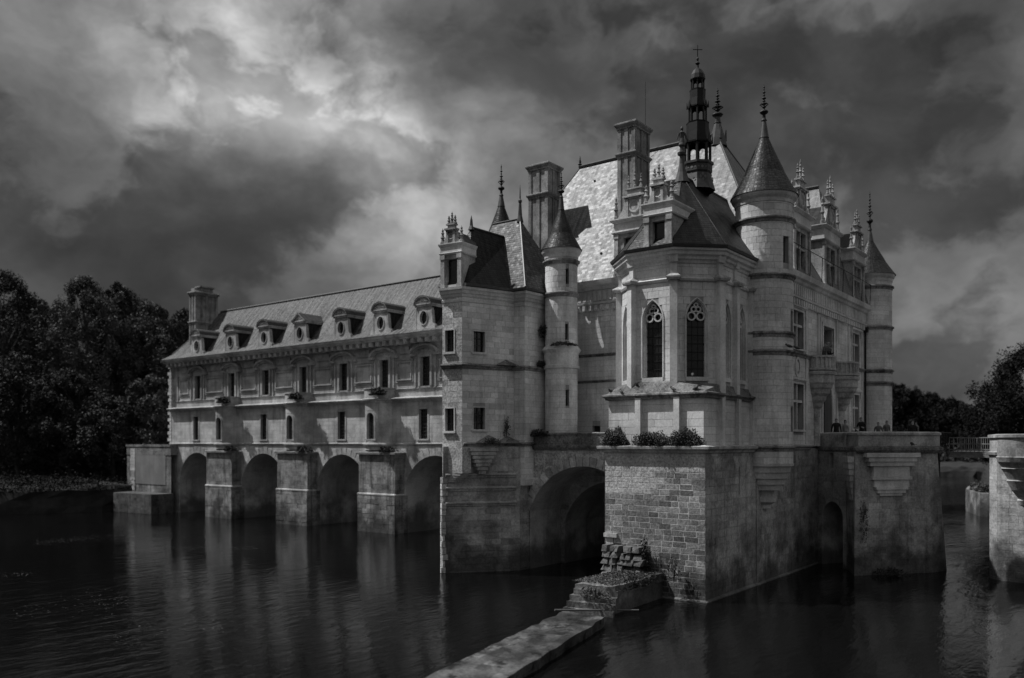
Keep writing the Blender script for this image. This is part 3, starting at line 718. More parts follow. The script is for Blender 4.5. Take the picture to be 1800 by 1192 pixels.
# --- arch between library and chapel, with its parapet walk
AF = Fr((40.4, 29.65), (40.4, 22.1))
aop = Op(.05, 7.5, -.6, 3.45, 2.72)
masonry(keep, 'arch_wall', AF, 0, 7.55, -.6, 7.25, [aop], mat='lichen', back='mortar', seed=31, rev=3.2, rh=.36)
c = 3.775; ol = Op(.05, 7.5, 3.0, 3.45, 2.72).outline(12); rrr = random.Random(3)
for i in range(len(ol) - 1):      # voussoirs, two stones per step
    (a, b), (e, f) = ol[i], ol[i + 1]
    if b < 3.4: continue
    n = Vector((-(f - b), e - a)).normalized(); k = rrr.uniform(.5, .62)
    p = [(a, b), (e, f), (e + n.x * k, f + n.y * k), (a + n.x * k, b + n.y * k)]; t = rrr.gauss(0, .3); cx_ = sum(q[0] for q in p) / 4; cz_ = sum(q[1] for q in p) / 4; p = [(cx_ + (u - cx_) * .94, cz_ + (z - cz_) * .97) for u, z in p]
    m = MB(); m.q(*[AF.pt(u, z, .05) for u, z in p], t=t)
    for j in range(4): m.q(AF.pt(*p[j], .05), AF.pt(*p[(j + 1) % 4], .05), AF.pt(*p[(j + 1) % 4], -.02), AF.pt(*p[j], -.02), t=t)
    m.build('voussoir', 'weathered', keep)
# inner vault, lower and deeper
IF = Fr((43.6, 29.6), (43.6, 22.15)); iop = Op(.3, 7.3, -.6, 2.6, 2.6)
masonry(keep, 'inner_arch', IF, 0, 7.45, -.6, 6.9, [iop], mat='pier', back='mortar', gap=.014, seed=32, rev=10.0, rh=.36)
m = MB(); m.box(40.45, 43.85, 22.1, 29.6, 7.0, 7.22); m.build('walkway', 'weathered', keep)
m = MB(); m.sweep([(40.4, 29.6), (40.4, 22.25)], [(-.04, 7.1), (.12, 7.12), (.2, 7.3), (.2, 7.38), (-.04, 7.42)]); m.fbox(AF, .0, 7.4, 7.4, 7.98, -.28, .02); m.sweep([(40.4, 29.6), (40.4, 22.25)], [(-.3, 7.98), (.06, 7.98), (.08, 8.06), (-.12, 8.12), (-.32, 8.06)]); m.build('walkway_parapet', 'mossy', keep)

# ------------------------------------------------------------------ library pavilion
lib = empty('library_pavilion', (0, 0, 0), 'pointed library pavilion on a river pier left of the slim stair turret', 'pavilion')
L0, L1, L2, L3, L4 = (36.05, 32.75), (36.2, 31.35), (39.55, 30.2), (39.55, 29.4), (43.85, 29.25)
LP = [L0, L1, L2, L3, L4]
LE, LN, LS, LW = Fr(L0, L1), Fr(L1, L2), Fr(L2, L3), Fr(L3, L4)
leo = [Op(.22, .84, 12.75, 14.0), Op(.22, .84, 8.2, 9.5)]; lno = [Op(.72, 1.5, 12.75, 13.95), Op(.72, 1.5, 8.3, 9.55)]
masonry(lib, 'tip_wall', LE, 0, LE.L, 5.92, 16.0, leo, mat='lichen', seed=41, singles=True, rh=.33, ln=(.45, .9))
masonry(lib, 'splayed_wall', LN, 0, LN.L, 7.2, 16.0, lno, mat='stone', seed=42, singles=True, rh=.33, ln=(.55, 1.0), spread=.26)
masonry(lib, 'return_wall', LS, 0, LS.L, 5.0, 16.0, mat='stone', seed=43, rh=.33)
masonry(lib, 'north_wall', LW, 0, LW.L, 5.0, 16.0, mat='stone', seed=44, rh=.33)
for fr, ops in ((LE, leo), (LN, lno)):
    for op in ops: window(lib, fr, op, 'grid', inset=.22, frame=.07, grid=(2, 3))
m = MB(); m.q((*L0, 5), (39.6, 34.4, 5), (39.6, 34.4, 16), (*L0, 16)); m.q((39.6, 34.4, 5), (43.9, 34.8, 5), (43.9, 34.8, 16), (39.6, 34.4, 16)); m.build('south_wall', 'stone', lib)
m = MB(); m.sweep(LP, [(-.02, 15.55), (.06, 15.6), (.08, 15.72), (.0, 15.76), (.0, 15.84), (.1, 15.9), (.14, 16.02), (.22, 16.06), (.26, 16.2), (.34, 16.26), (.36, 16.4), (-.1, 16.45)]); m.build('cornice', 'trim', lib)
m = MB(); m.sweep([L1, L2, L3, L4], [(.2, 16.42), (.42, 16.44), (.46, 16.58), (.2, 16.62)]); m.build('gutter', 'lead', lib)
string(lib, LP, 11.95, 1.1, 'ledge')
string(lib, [L1, L2, L3, L4], 7.45, .9, 'ledge')
# small hoods on the string course and above the base
for fr, u, z, w_ in ((LN, 2.95, 12.05, .75), (LN, 1.75, 7.5, .95), (LN, 3.05, 7.5, .85)):
    a, b, c_ = fr.pt(u - w_, z, .02), fr.pt(u + w_, z, .02), fr.pt(u, z + .5 * w_, .02); a2, b2 = fr.pt(u - w_, z, .45), fr.pt(u + w_, z, .45)
    m = MB(); m.q(a2, b2, c_); m.q(a, a2, c_); m.q(b2, b, c_); m.q(a, b, b2, a2); m.build('stone_hood', 'mossy', lib)
# roofs
r3 = roof_faces(lib, [((36.4, 31.1, 16.58), (39.9, 29.95, 16.58), (41.6, 32.1, 20.3), (38.0, 32.2, 20.3)), ((36.0, 33.1, 16.58), (36.4, 31.1, 16.58), (38.0, 32.2, 20.3)), ((39.6, 34.7, 16.58), (36.0, 33.1, 16.58), (38.0, 32.2, 20.3), (41.6, 32.1, 20.3))], 'slate')
m = MB(); m.lathe(38.0, 32.2, [(.2, 20.15), (.1, 20.4), (.07, 20.75), (0, 21.05)], 8); m.build('lead_spike', 'lead', r3)
r4 = roof_faces(lib, [((39.2, 34.4, 16.6), (39.2, 29.1, 16.6), (41.55, 31.25, 21.4), (41.55, 33.4, 21.4)), ((39.2, 29.1, 16.6), (43.9, 28.95, 16.6), (41.55, 31.25, 21.4)), ((43.9, 28.95, 16.6), (43.9, 34.5, 16.6), (41.55, 33.4, 21.4), (41.55, 31.25, 21.4)), ((43.9, 34.5, 16.6), (39.2, 34.4, 16.6), (41.55, 33.4, 21.4))], 'slate_mid')
for c0, c1 in (((39.2, 29.1, 16.62), (41.55, 31.25, 21.42)), ((41.55, 31.25, 21.42), (41.55, 33.4, 21.42))): ridge(r4, [c0, c1], .06)
m = MB(); m.lathe(41.55, 31.25, [(.22, 21.2), (.13, 21.6), (.08, 22.4), (.12, 22.45), (.12, 22.55), (.05, 22.65), (.03, 23.2), (0, 23.6)], 8); m.build('lead_spike', 'lead', r4)
ridge(r3, [(38.0, 32.2, 20.32), (41.0, 32.1, 20.32)], .06)
LD = Fr((36.02, 32.72), (36.17, 31.38))
dormer(lib, LD, LD.L / 2, 16.42, 1.36, 16.6, 18.1, 20.75, 1.4, style='plain', nwin=1.0)
# pier in the water
B0, B1, B2 = (35.85, 32.5), (39.5, 29.72), (52.0, 29.66)
PN, PW = Fr(B0, B1), Fr(B1, B2)
masonry(lib, 'pier_face', PN, 0, PN.L, -.6, 7.3, mat='pier', back='mortar', gap=.014, seed=45, singles=True, rh=.36, ln=(.6, 1.2), spread=.3)
masonry(lib, 'pier_flank', PW, 0, PW.L, -.6, 5.6, mat='pier', back='mortar', gap=.014, seed=46, rh=.36, ln=(.6, 1.2), spread=.3)
m = MB(); m.q((*B0, -.6), (39.5, 35.2, -.6), (39.5, 35.2, 7), (*B0, 7)); m.build('pier_rear', 'pier', lib)
for z in (5.62, 4.85, 3.98):
    m = MB(); m.sweep([(35.95, 32.42), (39.3, 29.87)], [(-.02, z - .16), (.07, z - .12), (.09, z - .03), (.16, z + .02), (.16, z + .08), (-.02, z + .14)]); m.build('band', 'weathered', lib)
# the tip hangs lower than the splay, on a bracket over the narrow pier nose; a wedge corbel beside it
m = MB(); m.hexa([L0, L1, (36.75, 31.16), (37.0, 32.0), (36.3, 32.7)], 5.9, 7.3); m.build('tip_overhang', 'lichen', lib)
m = MB()
for k in range(5):
    q = k / 5; a = Vector(L0).lerp(Vector((35.9, 32.55)), q); b = Vector(L1).lerp(Vector((36.25, 32.2)), q); c_ = Vector((36.75, 31.16)).lerp(Vector((36.6, 31.95)), q)
    m.hexa([(a.x, a.y), (b.x, b.y), (c_.x, c_.y), (36.5, 32.6)], 5.9 - .13 * (k + 1), 5.9 - .13 * k - .004)
m.build('tip_bracket', 'weathered', lib)
m = MB()
for k in range(7): hw = .95 - .12 * k; m.fbox(LN, 1.35 - hw, 1.35 + hw, 7.25 - .22 * (k + 1), 7.25 - .22 * k - .03, -.9, .22 - .035 * k)
m.build('wedge_corbel', 'weathered', lib)
rr = random.Random(8)
for k in range(15):      # jagged corner stones of the pier nose
    z = .02 + k * .37; s = rr.uniform(.04, .2); e = rr.uniform(.0, .13)
    m = MB(); m.hexa([(B0[0] - e, B0[1] - .02 + e * .5), (B0[0] + s, B0[1] - s * .76 - .05), (B0[0] + s + .1, B0[1] + .3), (B0[0] + .02, B0[1] + .25)], z, z + .33, t=rr.gauss(0, .2)); m.build('corner_stone', 'lichen', lib)

# ------------------------------------------------------------------ chapel
chap = empty('chapel', (0, 0, 0), 'polygonal gothic chapel with tall pointed windows on a square stone base in the river', 'chapel')
CV = [(43.6, 22.55), (38.9, 22.55), (37.3, 20.93), (37.3, 18.65), (38.94, 17.0), (43.2, 17.0)]
CF = [Fr(a, b) for a, b in zip(CV, CV[1:])]
def centre(fr, u, w, z0, z1, rise): return Op(u - w / 2, u + w / 2, z0, z1, rise)
cops = [[], [centre(CF[1], CF[1].L / 2, .86, 10.75, 13.65, .85)], [centre(CF[2], CF[2].L / 2 - .02, .92, 10.75, 13.65, .85)], [centre(CF[3], CF[3].L / 2, .92, 10.75, 13.65, .85)],
        [centre(CF[4], .85, .72, 10.75, 13.6, .8), centre(CF[4], 2.75, .72, 10.75, 13.6, .8)]]
def tracery(parent, fr, op):
    m = MB(); c = (op.u0 + op.u1) / 2; w = (op.u1 - op.u0) / 2; o = -.2
    def ring(u, z, r, t=.035, n=12):
        for k in range(n):
            a, b = 2 * math.pi * k / n, 2 * math.pi * (k + 1) / n
            p = [(u + math.cos(a) * (r - t), z + math.sin(a) * (r - t)), (u + math.cos(b) * (r - t), z + math.sin(b) * (r - t)), (u + math.cos(b) * (r + t), z + math.sin(b) * (r + t)), (u + math.cos(a) * (r + t), z + math.sin(a) * (r + t))]
            m.q(*[fr.pt(*x, o + .1) for x in p]); m.q(fr.pt(*p[0], o + .1), fr.pt(*p[1], o + .1), fr.pt(*p[1], o), fr.pt(*p[0], o)); m.q(fr.pt(*p[3], o + .1), fr.pt(*p[2], o + .1), fr.pt(*p[2], o), fr.pt(*p[3], o))
    z = op.z1 - .02
    ring(c - w * .5, z + w * .25, w * .42); ring(c + w * .5, z + w * .25, w * .42); ring(c - w * .26, z + w * .98, w * .27); ring(c + w * .26, z + w * .98, w * .27); ring(c, z + w * 1.45, w * .2)
    m.build('tracery', 'trim', parent)
def splay(parent, fr, op, name='window'):
    """deep moulded pointed window: stepped jambs, leaded pane, tracery"""
    m = MB(); prev = op.outline(10, .16); po = .03
    for g, o in ((.16, .05), (.10, .05), (.10, -.03), (.05, -.05), (.05, -.14), (.0, -.16), (0, -.34)):
        cur = op.outline(10, g)
        for i in range(len(cur) - 1): m.q(fr.pt(*prev[i], po), fr.pt(*prev[i + 1], po), fr.pt(*cur[i + 1], o), fr.pt(*cur[i], o))
        prev, po = cur, o
    m.fbox(fr, op.u0 - .12, op.u1 + .12, op.z0 - .2, op.z0, -.3, .05)
    w = m.build(name, 'trim', parent)
    g = MB(); g.q(*[fr.pt(u, z, -.3) for u, z in op.outline(10)]); g.build('pane', 'glass', w)
    b = MB(); c = (op.u0 + op.u1) / 2
    for k in range(1, 7): z = op.z0 + (op.z1 - op.z0) * k / 7; b.fbox(fr, op.u0, op.u1, z - .018, z + .018, -.295, -.26)
    for k in (-1, 1): b.fbox(fr, c + k * (op.u1 - op.u0) / 6 - .008, c + k * (op.u1 - op.u0) / 6 + .008, op.z0, op.z1, -.297, -.28)
    b.build('saddle_bars', 'iron', w)
    tracery(w, fr, op)
class GOp(Op):      # opening grown by its moulding, so the ashlar keeps clear of the jambs
    pass
for i, (fr, ops) in enumerate(zip(CF, cops)):
    gro = [Op(o.u0 - .1, o.u1 + .1, o.z0 - .2, o.z1, o.rise + .1) for o in ops]
    masonry(chap, 'apse_wall', fr, 0, fr.L, 9.6, 16.5, gro, seed=51 + i, rh=.36, ln=(.5, .9), rev=.1, spread=.12, singles=i in (2, 3))
    for op in ops: splay(chap, fr, op)
# buttresses on the corners
def buttress(x, y, ang, w=.18, d=.24):
    n = Vector((math.cos(ang), math.sin(ang))); t = Vector((-n.y, n.x)); p = Vector((x, y))
    def rect(w, d): return [tuple(p - t * w - n * .25), tuple(p + t * w - n * .25), tuple(p + t * w + n * d), tuple(p - t * w + n * d)]
    m = MB(); m.hexa(rect(w, d), 9.6, 15.45); b = m.build('buttress', 'stone', chap)
    m = MB(); m.hexa(rect(w + .12, d + .14), 15.45, 15.55, rect(w + .16, d + .18)); m.hexa(rect(w + .16, d + .18), 15.55, 15.62); m.hexa(rect(w + .16, d + .18), 15.62, 15.8, rect(w * .9, d * .45)); m.build('buttress_cap', 'weathered', b)
    m = MB(); m.hexa(rect(w * .88, d * .42), 15.78, 16.55); m.hexa(rect(w * 1.1, d * .8), 16.35, 16.75, rect(w * 1.2, d * 1.1)); m.build('buttress_head', 'trim', b)
for (x, y), a in zip(CV[1:5], (112, 157, 202, 247)): buttress(x, y, R(a))
buttress(40.75, 17.0, R(270)); buttress(42.75, 17.0, R(270))
m = MB(); m.sweep(CV, [(-.02, 15.42), (.08, 15.46), (.12, 15.56), (-.02, 15.66)]); m.build('string_course', 'trim', chap)
m = MB(); m.sweep(CV, [(-.02, 16.28), (.06, 16.32), (.1, 16.44), (.2, 16.5), (.22, 16.62), (.34, 16.7), (.36, 16.84), (.44, 16.9), (.44, 17.0), (-.1, 17.04)]); m.build('cornice', 'trim', chap)
m = MB(); m.sweep(CV, [(.2, 17.0), (.5, 17.02), (.54, 17.16), (.2, 17.22)]); m.build('gutter', 'lead', chap)
# roof
def off(path, o):
    out = []
    for i, p in enumerate(path):
        ns = []
        for a, b in ((i - 1, i), (i, i + 1)):
            if a < 0 or b >= len(path): continue
            d = (Vector(path[b]) - Vector(path[a])).normalized(); ns.append(Vector((d.y, -d.x)))
        n = ns[0] if len(ns) == 1 else (ns[0] + ns[1]) / (1 + ns[0].dot(ns[1])); q = Vector(p) + n * o; out.append((q.x, q.y))
    return out
E_ = off(CV, .42); ap, bp = (40.48, 19.78, 21.6), (47.5, 19.78, 21.6); ez = 17.16
rf = roof_faces(chap, [((*E_[0], ez), (*E_[1], ez), ap, bp), ((*E_[1], ez), (*E_[2], ez), ap), ((*E_[2], ez), (*E_[3], ez), ap), ((*E_[3], ez), (*E_[4], ez), ap), ((*E_[4], ez), (44.2, E_[5][1], ez), bp, ap)], 'slate')
for i in (1, 2, 3, 4): ridge(rf, [(*E_[i], ez), ap], .03, 'slate')
ridge(rf, [ap, bp], .09)
m = MB(); m.lathe(40.48, 19.78, [(.42, 21.2), (.24, 21.75), (.14, 22.2), (.11, 22.6), (.22, 22.68), (.24, 22.8), (.1, 22.88)], 10)
m.build('lead_cap', 'lead', rf)
# lead statue on the apex
m = MB(); m.lathe(40.48, 19.78, [(.12, 22.85), (.1, 23.1), (.18, 23.16), (.18, 23.22), (.15, 23.3), (.11, 23.55), (.14, 23.75), (.16, 23.85), (.07, 23.92), (.05, 23.96), (.08, 24.02), (.08, 24.1), (.04, 24.17), (0, 24.18)], 10)
for s_ in (-1, 1): m.tube((40.48 + s_ * .1, 19.78 - s_ * .12, 23.83), (40.48 + s_ * .16, 19.78 - s_ * .2, 23.5), .05, .03, 6)
m.build('lead_statue', 'lead', rf)
CD = Fr((37.0, 20.9), (37.0, 17.5))
dormer(chap, CD, 20.9 - 19.32, 17.14, 1.42, 17.2, 18.4, 21.2, 2.6, style='plain', nwin=.85)
# fleche: three open lantern tiers over the chapel ridge
fx, fy = 42.4, 19.78
fl = MB(); fl.lathe(fx, fy, [(.95, 21.2), (.8, 21.7), (.72, 22.1), (.78, 22.2), (.78, 22.55), (.86, 22.6), (.86, 22.72), (.6, 22.74), (0, 22.75)], 8, R(22.5), R(382.5))
flo = fl.build('fleche', 'lead', chap)
m = MB()
for k in range(8):      # pale roundels and lozenges on the drum
    a = R(45 * k); c_, s_ = math.cos(a), math.sin(a); d = .735
    for du, dz, q in ((0, 22.37, .09), (-.2, 22.37, .05), (.2, 22.37, .05)):
        pts = [(fx + c_ * d - s_ * (du + x), fy + s_ * d + c_ * (du + x), dz + y) for x, y in ((-q, 0), (0, -q), (q, 0), (0, q))]; m.q(*pts)
    for du, dz, q in ((0, 21.95, .07), (-.12, 21.8, .07), (.12, 21.8, .07), (0, 21.65, .07)):
        d2 = .80 + (21.95 - dz) * .18; pts = [(fx + c_ * d2 - s_ * (du + x), fy + s_ * d2 + c_ * (du + x), dz + y) for x, y in ((-q, 0), (0, -q * 1.5), (q, 0), (0, q * 1.5))]; m.q(*pts)
m.build('pale_lozenges', 'plaster', flo)
def lantern(z0, z1, r, zdome, r2, gab=True):
    m = MB()
    for k in range(8):
        a = R(22.5 + 45 * k); x, y = fx + math.cos(a) * r, fy + math.sin(a) * r
        m.tube((x, y, z0), (x, y, z1), .075 * r / .65, .075 * r / .65, 6)
        b = R(22.5 + 45 * (k + 1)); x2, y2 = fx + math.cos(b) * r, fy + math.sin(b) * r
        zz = z0 + (z1 - z0) * .72      # little arches between the posts
        prev = None
        for i in range(7):
            s = i / 6; h = zz + (z1 - zz) * math.sin(math.pi * s) * .9; p = (x + (x2 - x) * s, y + (y2 - y) * s)
            if prev: m.q((*prev[0], prev[1]), (*p, h), (*p, z1 + .02), (*prev[0], z1 + .02))
            prev = (p, h)
        if gab:
            mx, my = (x + x2) / 2 + math.cos((a + b) / 2) * .08, (y + y2) / 2 + math.sin((a + b) / 2) * .08
            m.q((x * 1.0 + math.cos(a) * .1, y + math.sin(a) * .1, z1 + .06), (x2 + math.cos(b) * .1, y2 + math.sin(b) * .1, z1 + .06), (mx, my, z1 + .06 + r * .75))
            m.tube((x + math.cos(a) * .12, y + math.sin(a) * .12, z1), (x + math.cos(a) * .12, y + math.sin(a) * .12, z1 + r * .8), .05, .01, 5)
    m.lathe(fx, fy, [(r * .9, z1 - .02), (r * 1.2, z1), (r * 1.22, z1 + .08), (r * .95, z1 + .12), (r * .92, (z1 + zdome) / 2), (r2 * 1.25, zdome - .1), (r2 * 1.3, zdome - .02), (r2, zdome), (0, zdome + .002)], 8, R(22.5), R(382.5))
    return m.build('lantern_tier', 'iron', flo)
lantern(22.72, 23.75, .66, 24.95, .48); lantern(24.95, 25.75, .45, 26.75, .34); lantern(26.75, 27.25, .33, 27.6, .2, False)
m = MB(); m.lathe(fx, fy, [(.42, 27.3), (.38, 27.55), (.25, 27.8), (.08, 27.95), (.06, 28.1), (.13, 28.2), (.04, 28.3), (.07, 28.45), (.025, 28.55), (.02, 29.2), (0, 29.22)], 10)
m.tube((fx - .16, fy + .2, 28.95), (fx + .16, fy - .2, 28.95), .022, .022, 5); m.build('fleche_cross', 'iron', flo)
# square base, upper stage
US = [(40.3, 22.1), (36.9, 22.1), (36.9, 16.9), (43.0, 16.9)]
for i, (a, b) in enumerate(zip(US, US[1:])):
    fr = Fr(a, b); masonry(chap, 'plinth_wall', fr, 0, fr.L, 7.2, 9.75, seed=61 + i, rh=.36, ln=(.6, 1.2), spread=.12)
e = Fr(US[1], US[2]); n_ = Fr(US[2], US[3])
for u in (1.62, 3.72): m = MB(); m.fbox(e, u, u + .3, 7.2, 9.72, -.02, .20); m.build('pilaster', 'stone', chap)
for u in (1.7, 3.75, 5.6): m = MB(); m.fbox(n_, u, u + .3, 7.2, 9.72, -.02, .2); m.build('pilaster', 'stone', chap)
string(chap, US, 9.85, 1.25, 'ledge')
m = MB()      # sloping stone weathering from the square base up to the octagon
sq = off(US, .08); oc = off(CV[1:5], .05)
m.q((*sq[1], 9.98), (*sq[2], 9.98), (*oc[2], 10.55), (*oc[1], 10.55)); m.q((*sq[0], 9.98), (*sq[1], 9.98), (*oc[1], 10.55), (*oc[0], 10.55)); m.q((*sq[2], 9.98), (*oc[3], 10.4), (*oc[2], 10.55)); m.q((*sq[2], 9.98), (*sq[3], 9.98), (43, 16.97, 10.3), (*oc[3], 10.4))
m.build('weathering_slope', 'mossy', chap)
# base stage standing in the river
BS = [(40.4, 22.2), (36.7, 22.2), (36.7, 16.74), (43.0, 16.74)]
BE = Fr(BS[1], BS[2])
m = MB(); wall(m, BE, 0, BE.L, -.6, 7.2, o=-.003); m.build('base_core', 'pale_mortar', chap)
kk = 0; rs = random.Random(77)
for a, b, c_, d, r in courses(BE, 0, BE.L, .0, 7.2, rh=.275, ln=(.36, .78), seed=78):
    m = MB(); g = rs.uniform(.016, .03); o = rs.uniform(.002, .009); j = [rs.uniform(-.012, .012) for _ in range(8)]
    A = [BE.pt(a + g + j[0] * (a > .01), c_ + g + j[1], o), BE.pt(b - g + j[2] * (b < BE.L - .01), c_ + g + j[3], o), BE.pt(b - g + j[4] * (b < BE.L - .01), d - g + j[5], o), BE.pt(a + g + j[6] * (a > .01), d - g + j[7], o)]
    B = [BE.pt(a + g * .5, c_ + g * .5, -.06), BE.pt(b - g * .5, c_ + g * .5, -.06), BE.pt(b - g * .5, d - g * .5, -.06), BE.pt(a + g * .5, d - g * .5, -.06)]
    m.q(*A)
    for i in range(4): m.q(A[(i + 1) % 4], A[i], B[i], B[(i + 1) % 4])
    m.build('stone', 'lichen' if d > 6.2 or (d > 5.0 and a < 2.6) else 'brick', chap)
BN = Fr(BS[2], BS[3])
masonry(chap, 'base_wall', BN, 0, BN.L, -.6, 7.2, [Op(4.0, 4.16, 4.9, 6.3)], mat='pier', back='mortar', gap=.014, seed=64, rh=.36, ln=(.6, 1.2), spread=.2)
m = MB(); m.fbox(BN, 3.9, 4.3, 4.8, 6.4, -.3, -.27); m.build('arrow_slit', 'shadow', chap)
m = MB(); m.q((36.68, 22.2, -.6), (43, 22.2, -.6), (43, 22.2, 7.2), (36.68, 22.2, 7.2)); m.build('base_rear', 'pier', chap)
m = MB(); m.sweep(BS, [(-.02, 7.0), (.1, 7.04), (.14, 7.14), (.3, 7.22), (.32, 7.34), (-.3, 7.44)]); m.build('base_coping', 'weathered', chap)
m = MB(); m.fbox(BE, .0, .75, 2.75, 2.95, -.02, .14); m.fbox(BE, .1, .5, 1.9, 2.75, -.02, .05); m.build('bracket', 'weathered', chap)
m = MB(); m.sweep([(36.7, 22.2), (36.7, 16.74), (53, 16.74)], [(-.02, -.3), (.16, -.3), (.16, .05), (-.02, .12)]); m.build('footing', 'pier', chap)

# ------------------------------------------------------------------ gallery on its river arches
gal = empty('gallery_wing', (0, 0, 0), 'long gallery on round river arches with slate roof and oval dormers', 'gallery')
GX = 50.0; GY0 = 85.5
GF = Fr((GX, GY0), (GX, 36.2)); GU = Fr((GX + .3, GY0), (GX + .3, 36.2))      # the upper storey is set back a little
def gu(y): return GY0 - y
WY = [80.5, 74.4, 68.8, 63.1, 57.5, 52.3, 47.5, 41.8]
PIERS = [(83.9, 87.5), (72.4, 76.9), (60.8, 65.3), (49.6, 54.1), (38.2, 42.7)]
SPANS = [(76.9, 83.6), (65.3, 72.4), (54.1, 60.8), (42.7, 49.6)]
up = [Op(gu(y) - .55, gu(y) + .55, 12.2, 14.62) for y in WY]
bays = [74.4, 63.1, 52.3]
dn = [Op(gu(y) - .48, gu(y) + .48, 7.85, 10.3) for y in WY if y not in bays]
masonry(gal, 'upper_wall', GU, 0, GF.L, 11.3, 16.3, up, mat='stone_gal', seed=71, rh=.4, ln=(.8, 1.5), spread=.14, rev=.3)
masonry(gal, 'lower_wall', GF, 0, GF.L, 6.9, 11.3, dn, mat='stone_gal', seed=72, rh=.36, ln=(.7, 1.3), spread=.12, rev=.3)
for op in up: window(gal, GU, op, 'grid', inset=.22, frame=.2, grid=(3, 7), proud=.16, mat='trim_gal')
for op in dn: window(gal, GF, op, 'grid', inset=.22, frame=.14, grid=(3, 8), mat='trim_gal')
arch_ops = [Op(gu(b) + .0, gu(a), -.6, 6.5 - (b - a) / 2, (b - a) / 2) for a, b in SPANS]
masonry(gal, 'arch_wall', GF, 0, GF.L, -.6, 6.9, arch_ops, mat='weathered', back='mortar', seed=73, rh=.4, ln=(.7, 1.3), rev=8.0)
m = MB(); BFr = Fr((58.0, 36.2), (58.0, GY0)); wall(m, BFr, 0, BFr.L, -.6, 16.3, [Op(BFr.L - o.u1, BFr.L - o.u0, o.z0, o.z1, o.rise) for o in arch_ops]); m.build('west_wall', 'weathered', gal)
m = MB(); m.q((GX, GY0, -.6), (58, GY0, -.6), (58, GY0, 16.3), (GX, GY0, 16.3)); m.build('end_wall', 'weathered', gal)
rv = random.Random(5)
for op in arch_ops:
    ol = [p for p in op.outline(9)[1:-1]]
    for (a, b), (e, f) in zip(ol, ol[1:]):
        n = Vector((-(f - b), e - a)).normalized(); k = .62 + rv.uniform(-.05, .06); g = .012
        d = Vector((e - a, f - b)).normalized() * g
        p = [(a + d.x, b + d.y), (e - d.x, f - d.y), (e - d.x + n.x * k, f - d.y + n.y * k), (a + d.x + n.x * k, b + d.y + n.y * k)]
        m = MB(); m.q(*[GF.pt(u, z, .05) for u, z in p])
        for j in range(4): m.q(GF.pt(*p[(j + 1) % 4], .05), GF.pt(*p[j], .05), GF.pt(*p[j], -.03), GF.pt(*p[(j + 1) % 4], -.03))
        m.build('voussoir', 'trim_gal', gal)
# piers with their upstream noses
for i, (a, b) in enumerate(PIERS):
    p = None
    if i == 0: continue
    m = MB(); m.box(48.9, 50.2, a + .06, b - .06, 3.1, 6.55); m.box(50.2, 57.9, a + .01, b - .01, -.6, 6.0)
    p = m.build('pier', 'pier', gal)
    for (q0, q1) in (((48.8, b), (48.8, a)), ((48.8, a), (50.3, a))):
        fr = Fr(q0, q1); mm = MB(); ashlar(mm, fr, 0, fr.L, -.5, 3.2, rh=.4, ln=(.6, 1.1), seed=80 + i, out=(0, .03), spread=.3); mm.build('ashlar_blocks', 'pier_dirty', p, kind='stuff')
        fr = Fr((q0[0] + .1, q0[1] - (.06 if q0[1] == b else -.06)), (q1[0] + .1, q1[1] + .06)); mm = MB(); ashlar(mm, fr, 0, fr.L, 3.25, 6.5, rh=.4, ln=(.6, 1.1), seed=90 + i, out=(0, .015), spread=.25); mm.build('ashlar_blocks', 'pier_dirty', p, kind='stuff')
    m = MB(); m.box(48.84, 50.3, a + .03, b - .03, -.6, 3.15); m.build('pier_foot', 'mortar', p)
    m = MB(); m.sweep([(48.8, b), (48.8, a), (50.2, a)], [(-.1, 3.1), (.05, 3.14), (.05, 3.24), (-.12, 3.3)]); m.build('offset_course', 'weathered', p)
    m = MB(); m.hexa([(48.68, a - .12), (50.1, a - .12), (50.1, b + .12), (48.68, b + .12)], 6.55, 6.7); m.hexa([(48.68, a - .12), (50.1, a - .12), (50.1, b + .12), (48.68, b + .12)], 6.7, 6.95, [(49.5, a + .5), (50.1, a + .5), (50.1, b - .5), (49.5, b - .5)]); m.build('pier_cap', 'mossy', p)
# half round bays over the piers
for k, y in enumerate(bays):
    r = 1.55; y += .3; BX = GX + .4; fr = Cy(BX, y, r, math.pi / 2); L = math.pi * r
    o = Op(L / 2 - .42, L / 2 + .42, 7.85, 9.65, .42)
    b = masonry(gal, 'round_bay', fr, 0, L, 6.9, 11.0, [o], mat='stone_gal', seed=100 + k, rh=.36, ln=(.5, .9), spread=.12, rev=.25)
    window(b.parent, fr, o, 'grid', inset=.22, frame=.14, grid=(3, 7), mat='trim_gal')
    m = MB(); m.lathe(BX, y, [(1.5, 10.85), (1.62, 10.9), (1.66, 11.02), (1.8, 11.12), (1.82, 11.22), (1.62, 11.3), (1.62, 12.05), (1.7, 12.07), (1.7, 12.17), (1.42, 12.17), (1.42, 11.3), (0, 11.3)], 24, math.pi / 2, math.pi * 1.5); m.build('balcony', 'weathered', b)
    m = MB(); m.lathe(BX, y, [(1.5, 7.2), (1.66, 7.24), (1.72, 7.4), (1.66, 7.5), (1.5, 7.54)], 24, math.pi / 2, math.pi * 1.5); m.build('bay_moulding', 'trim_gal', b)
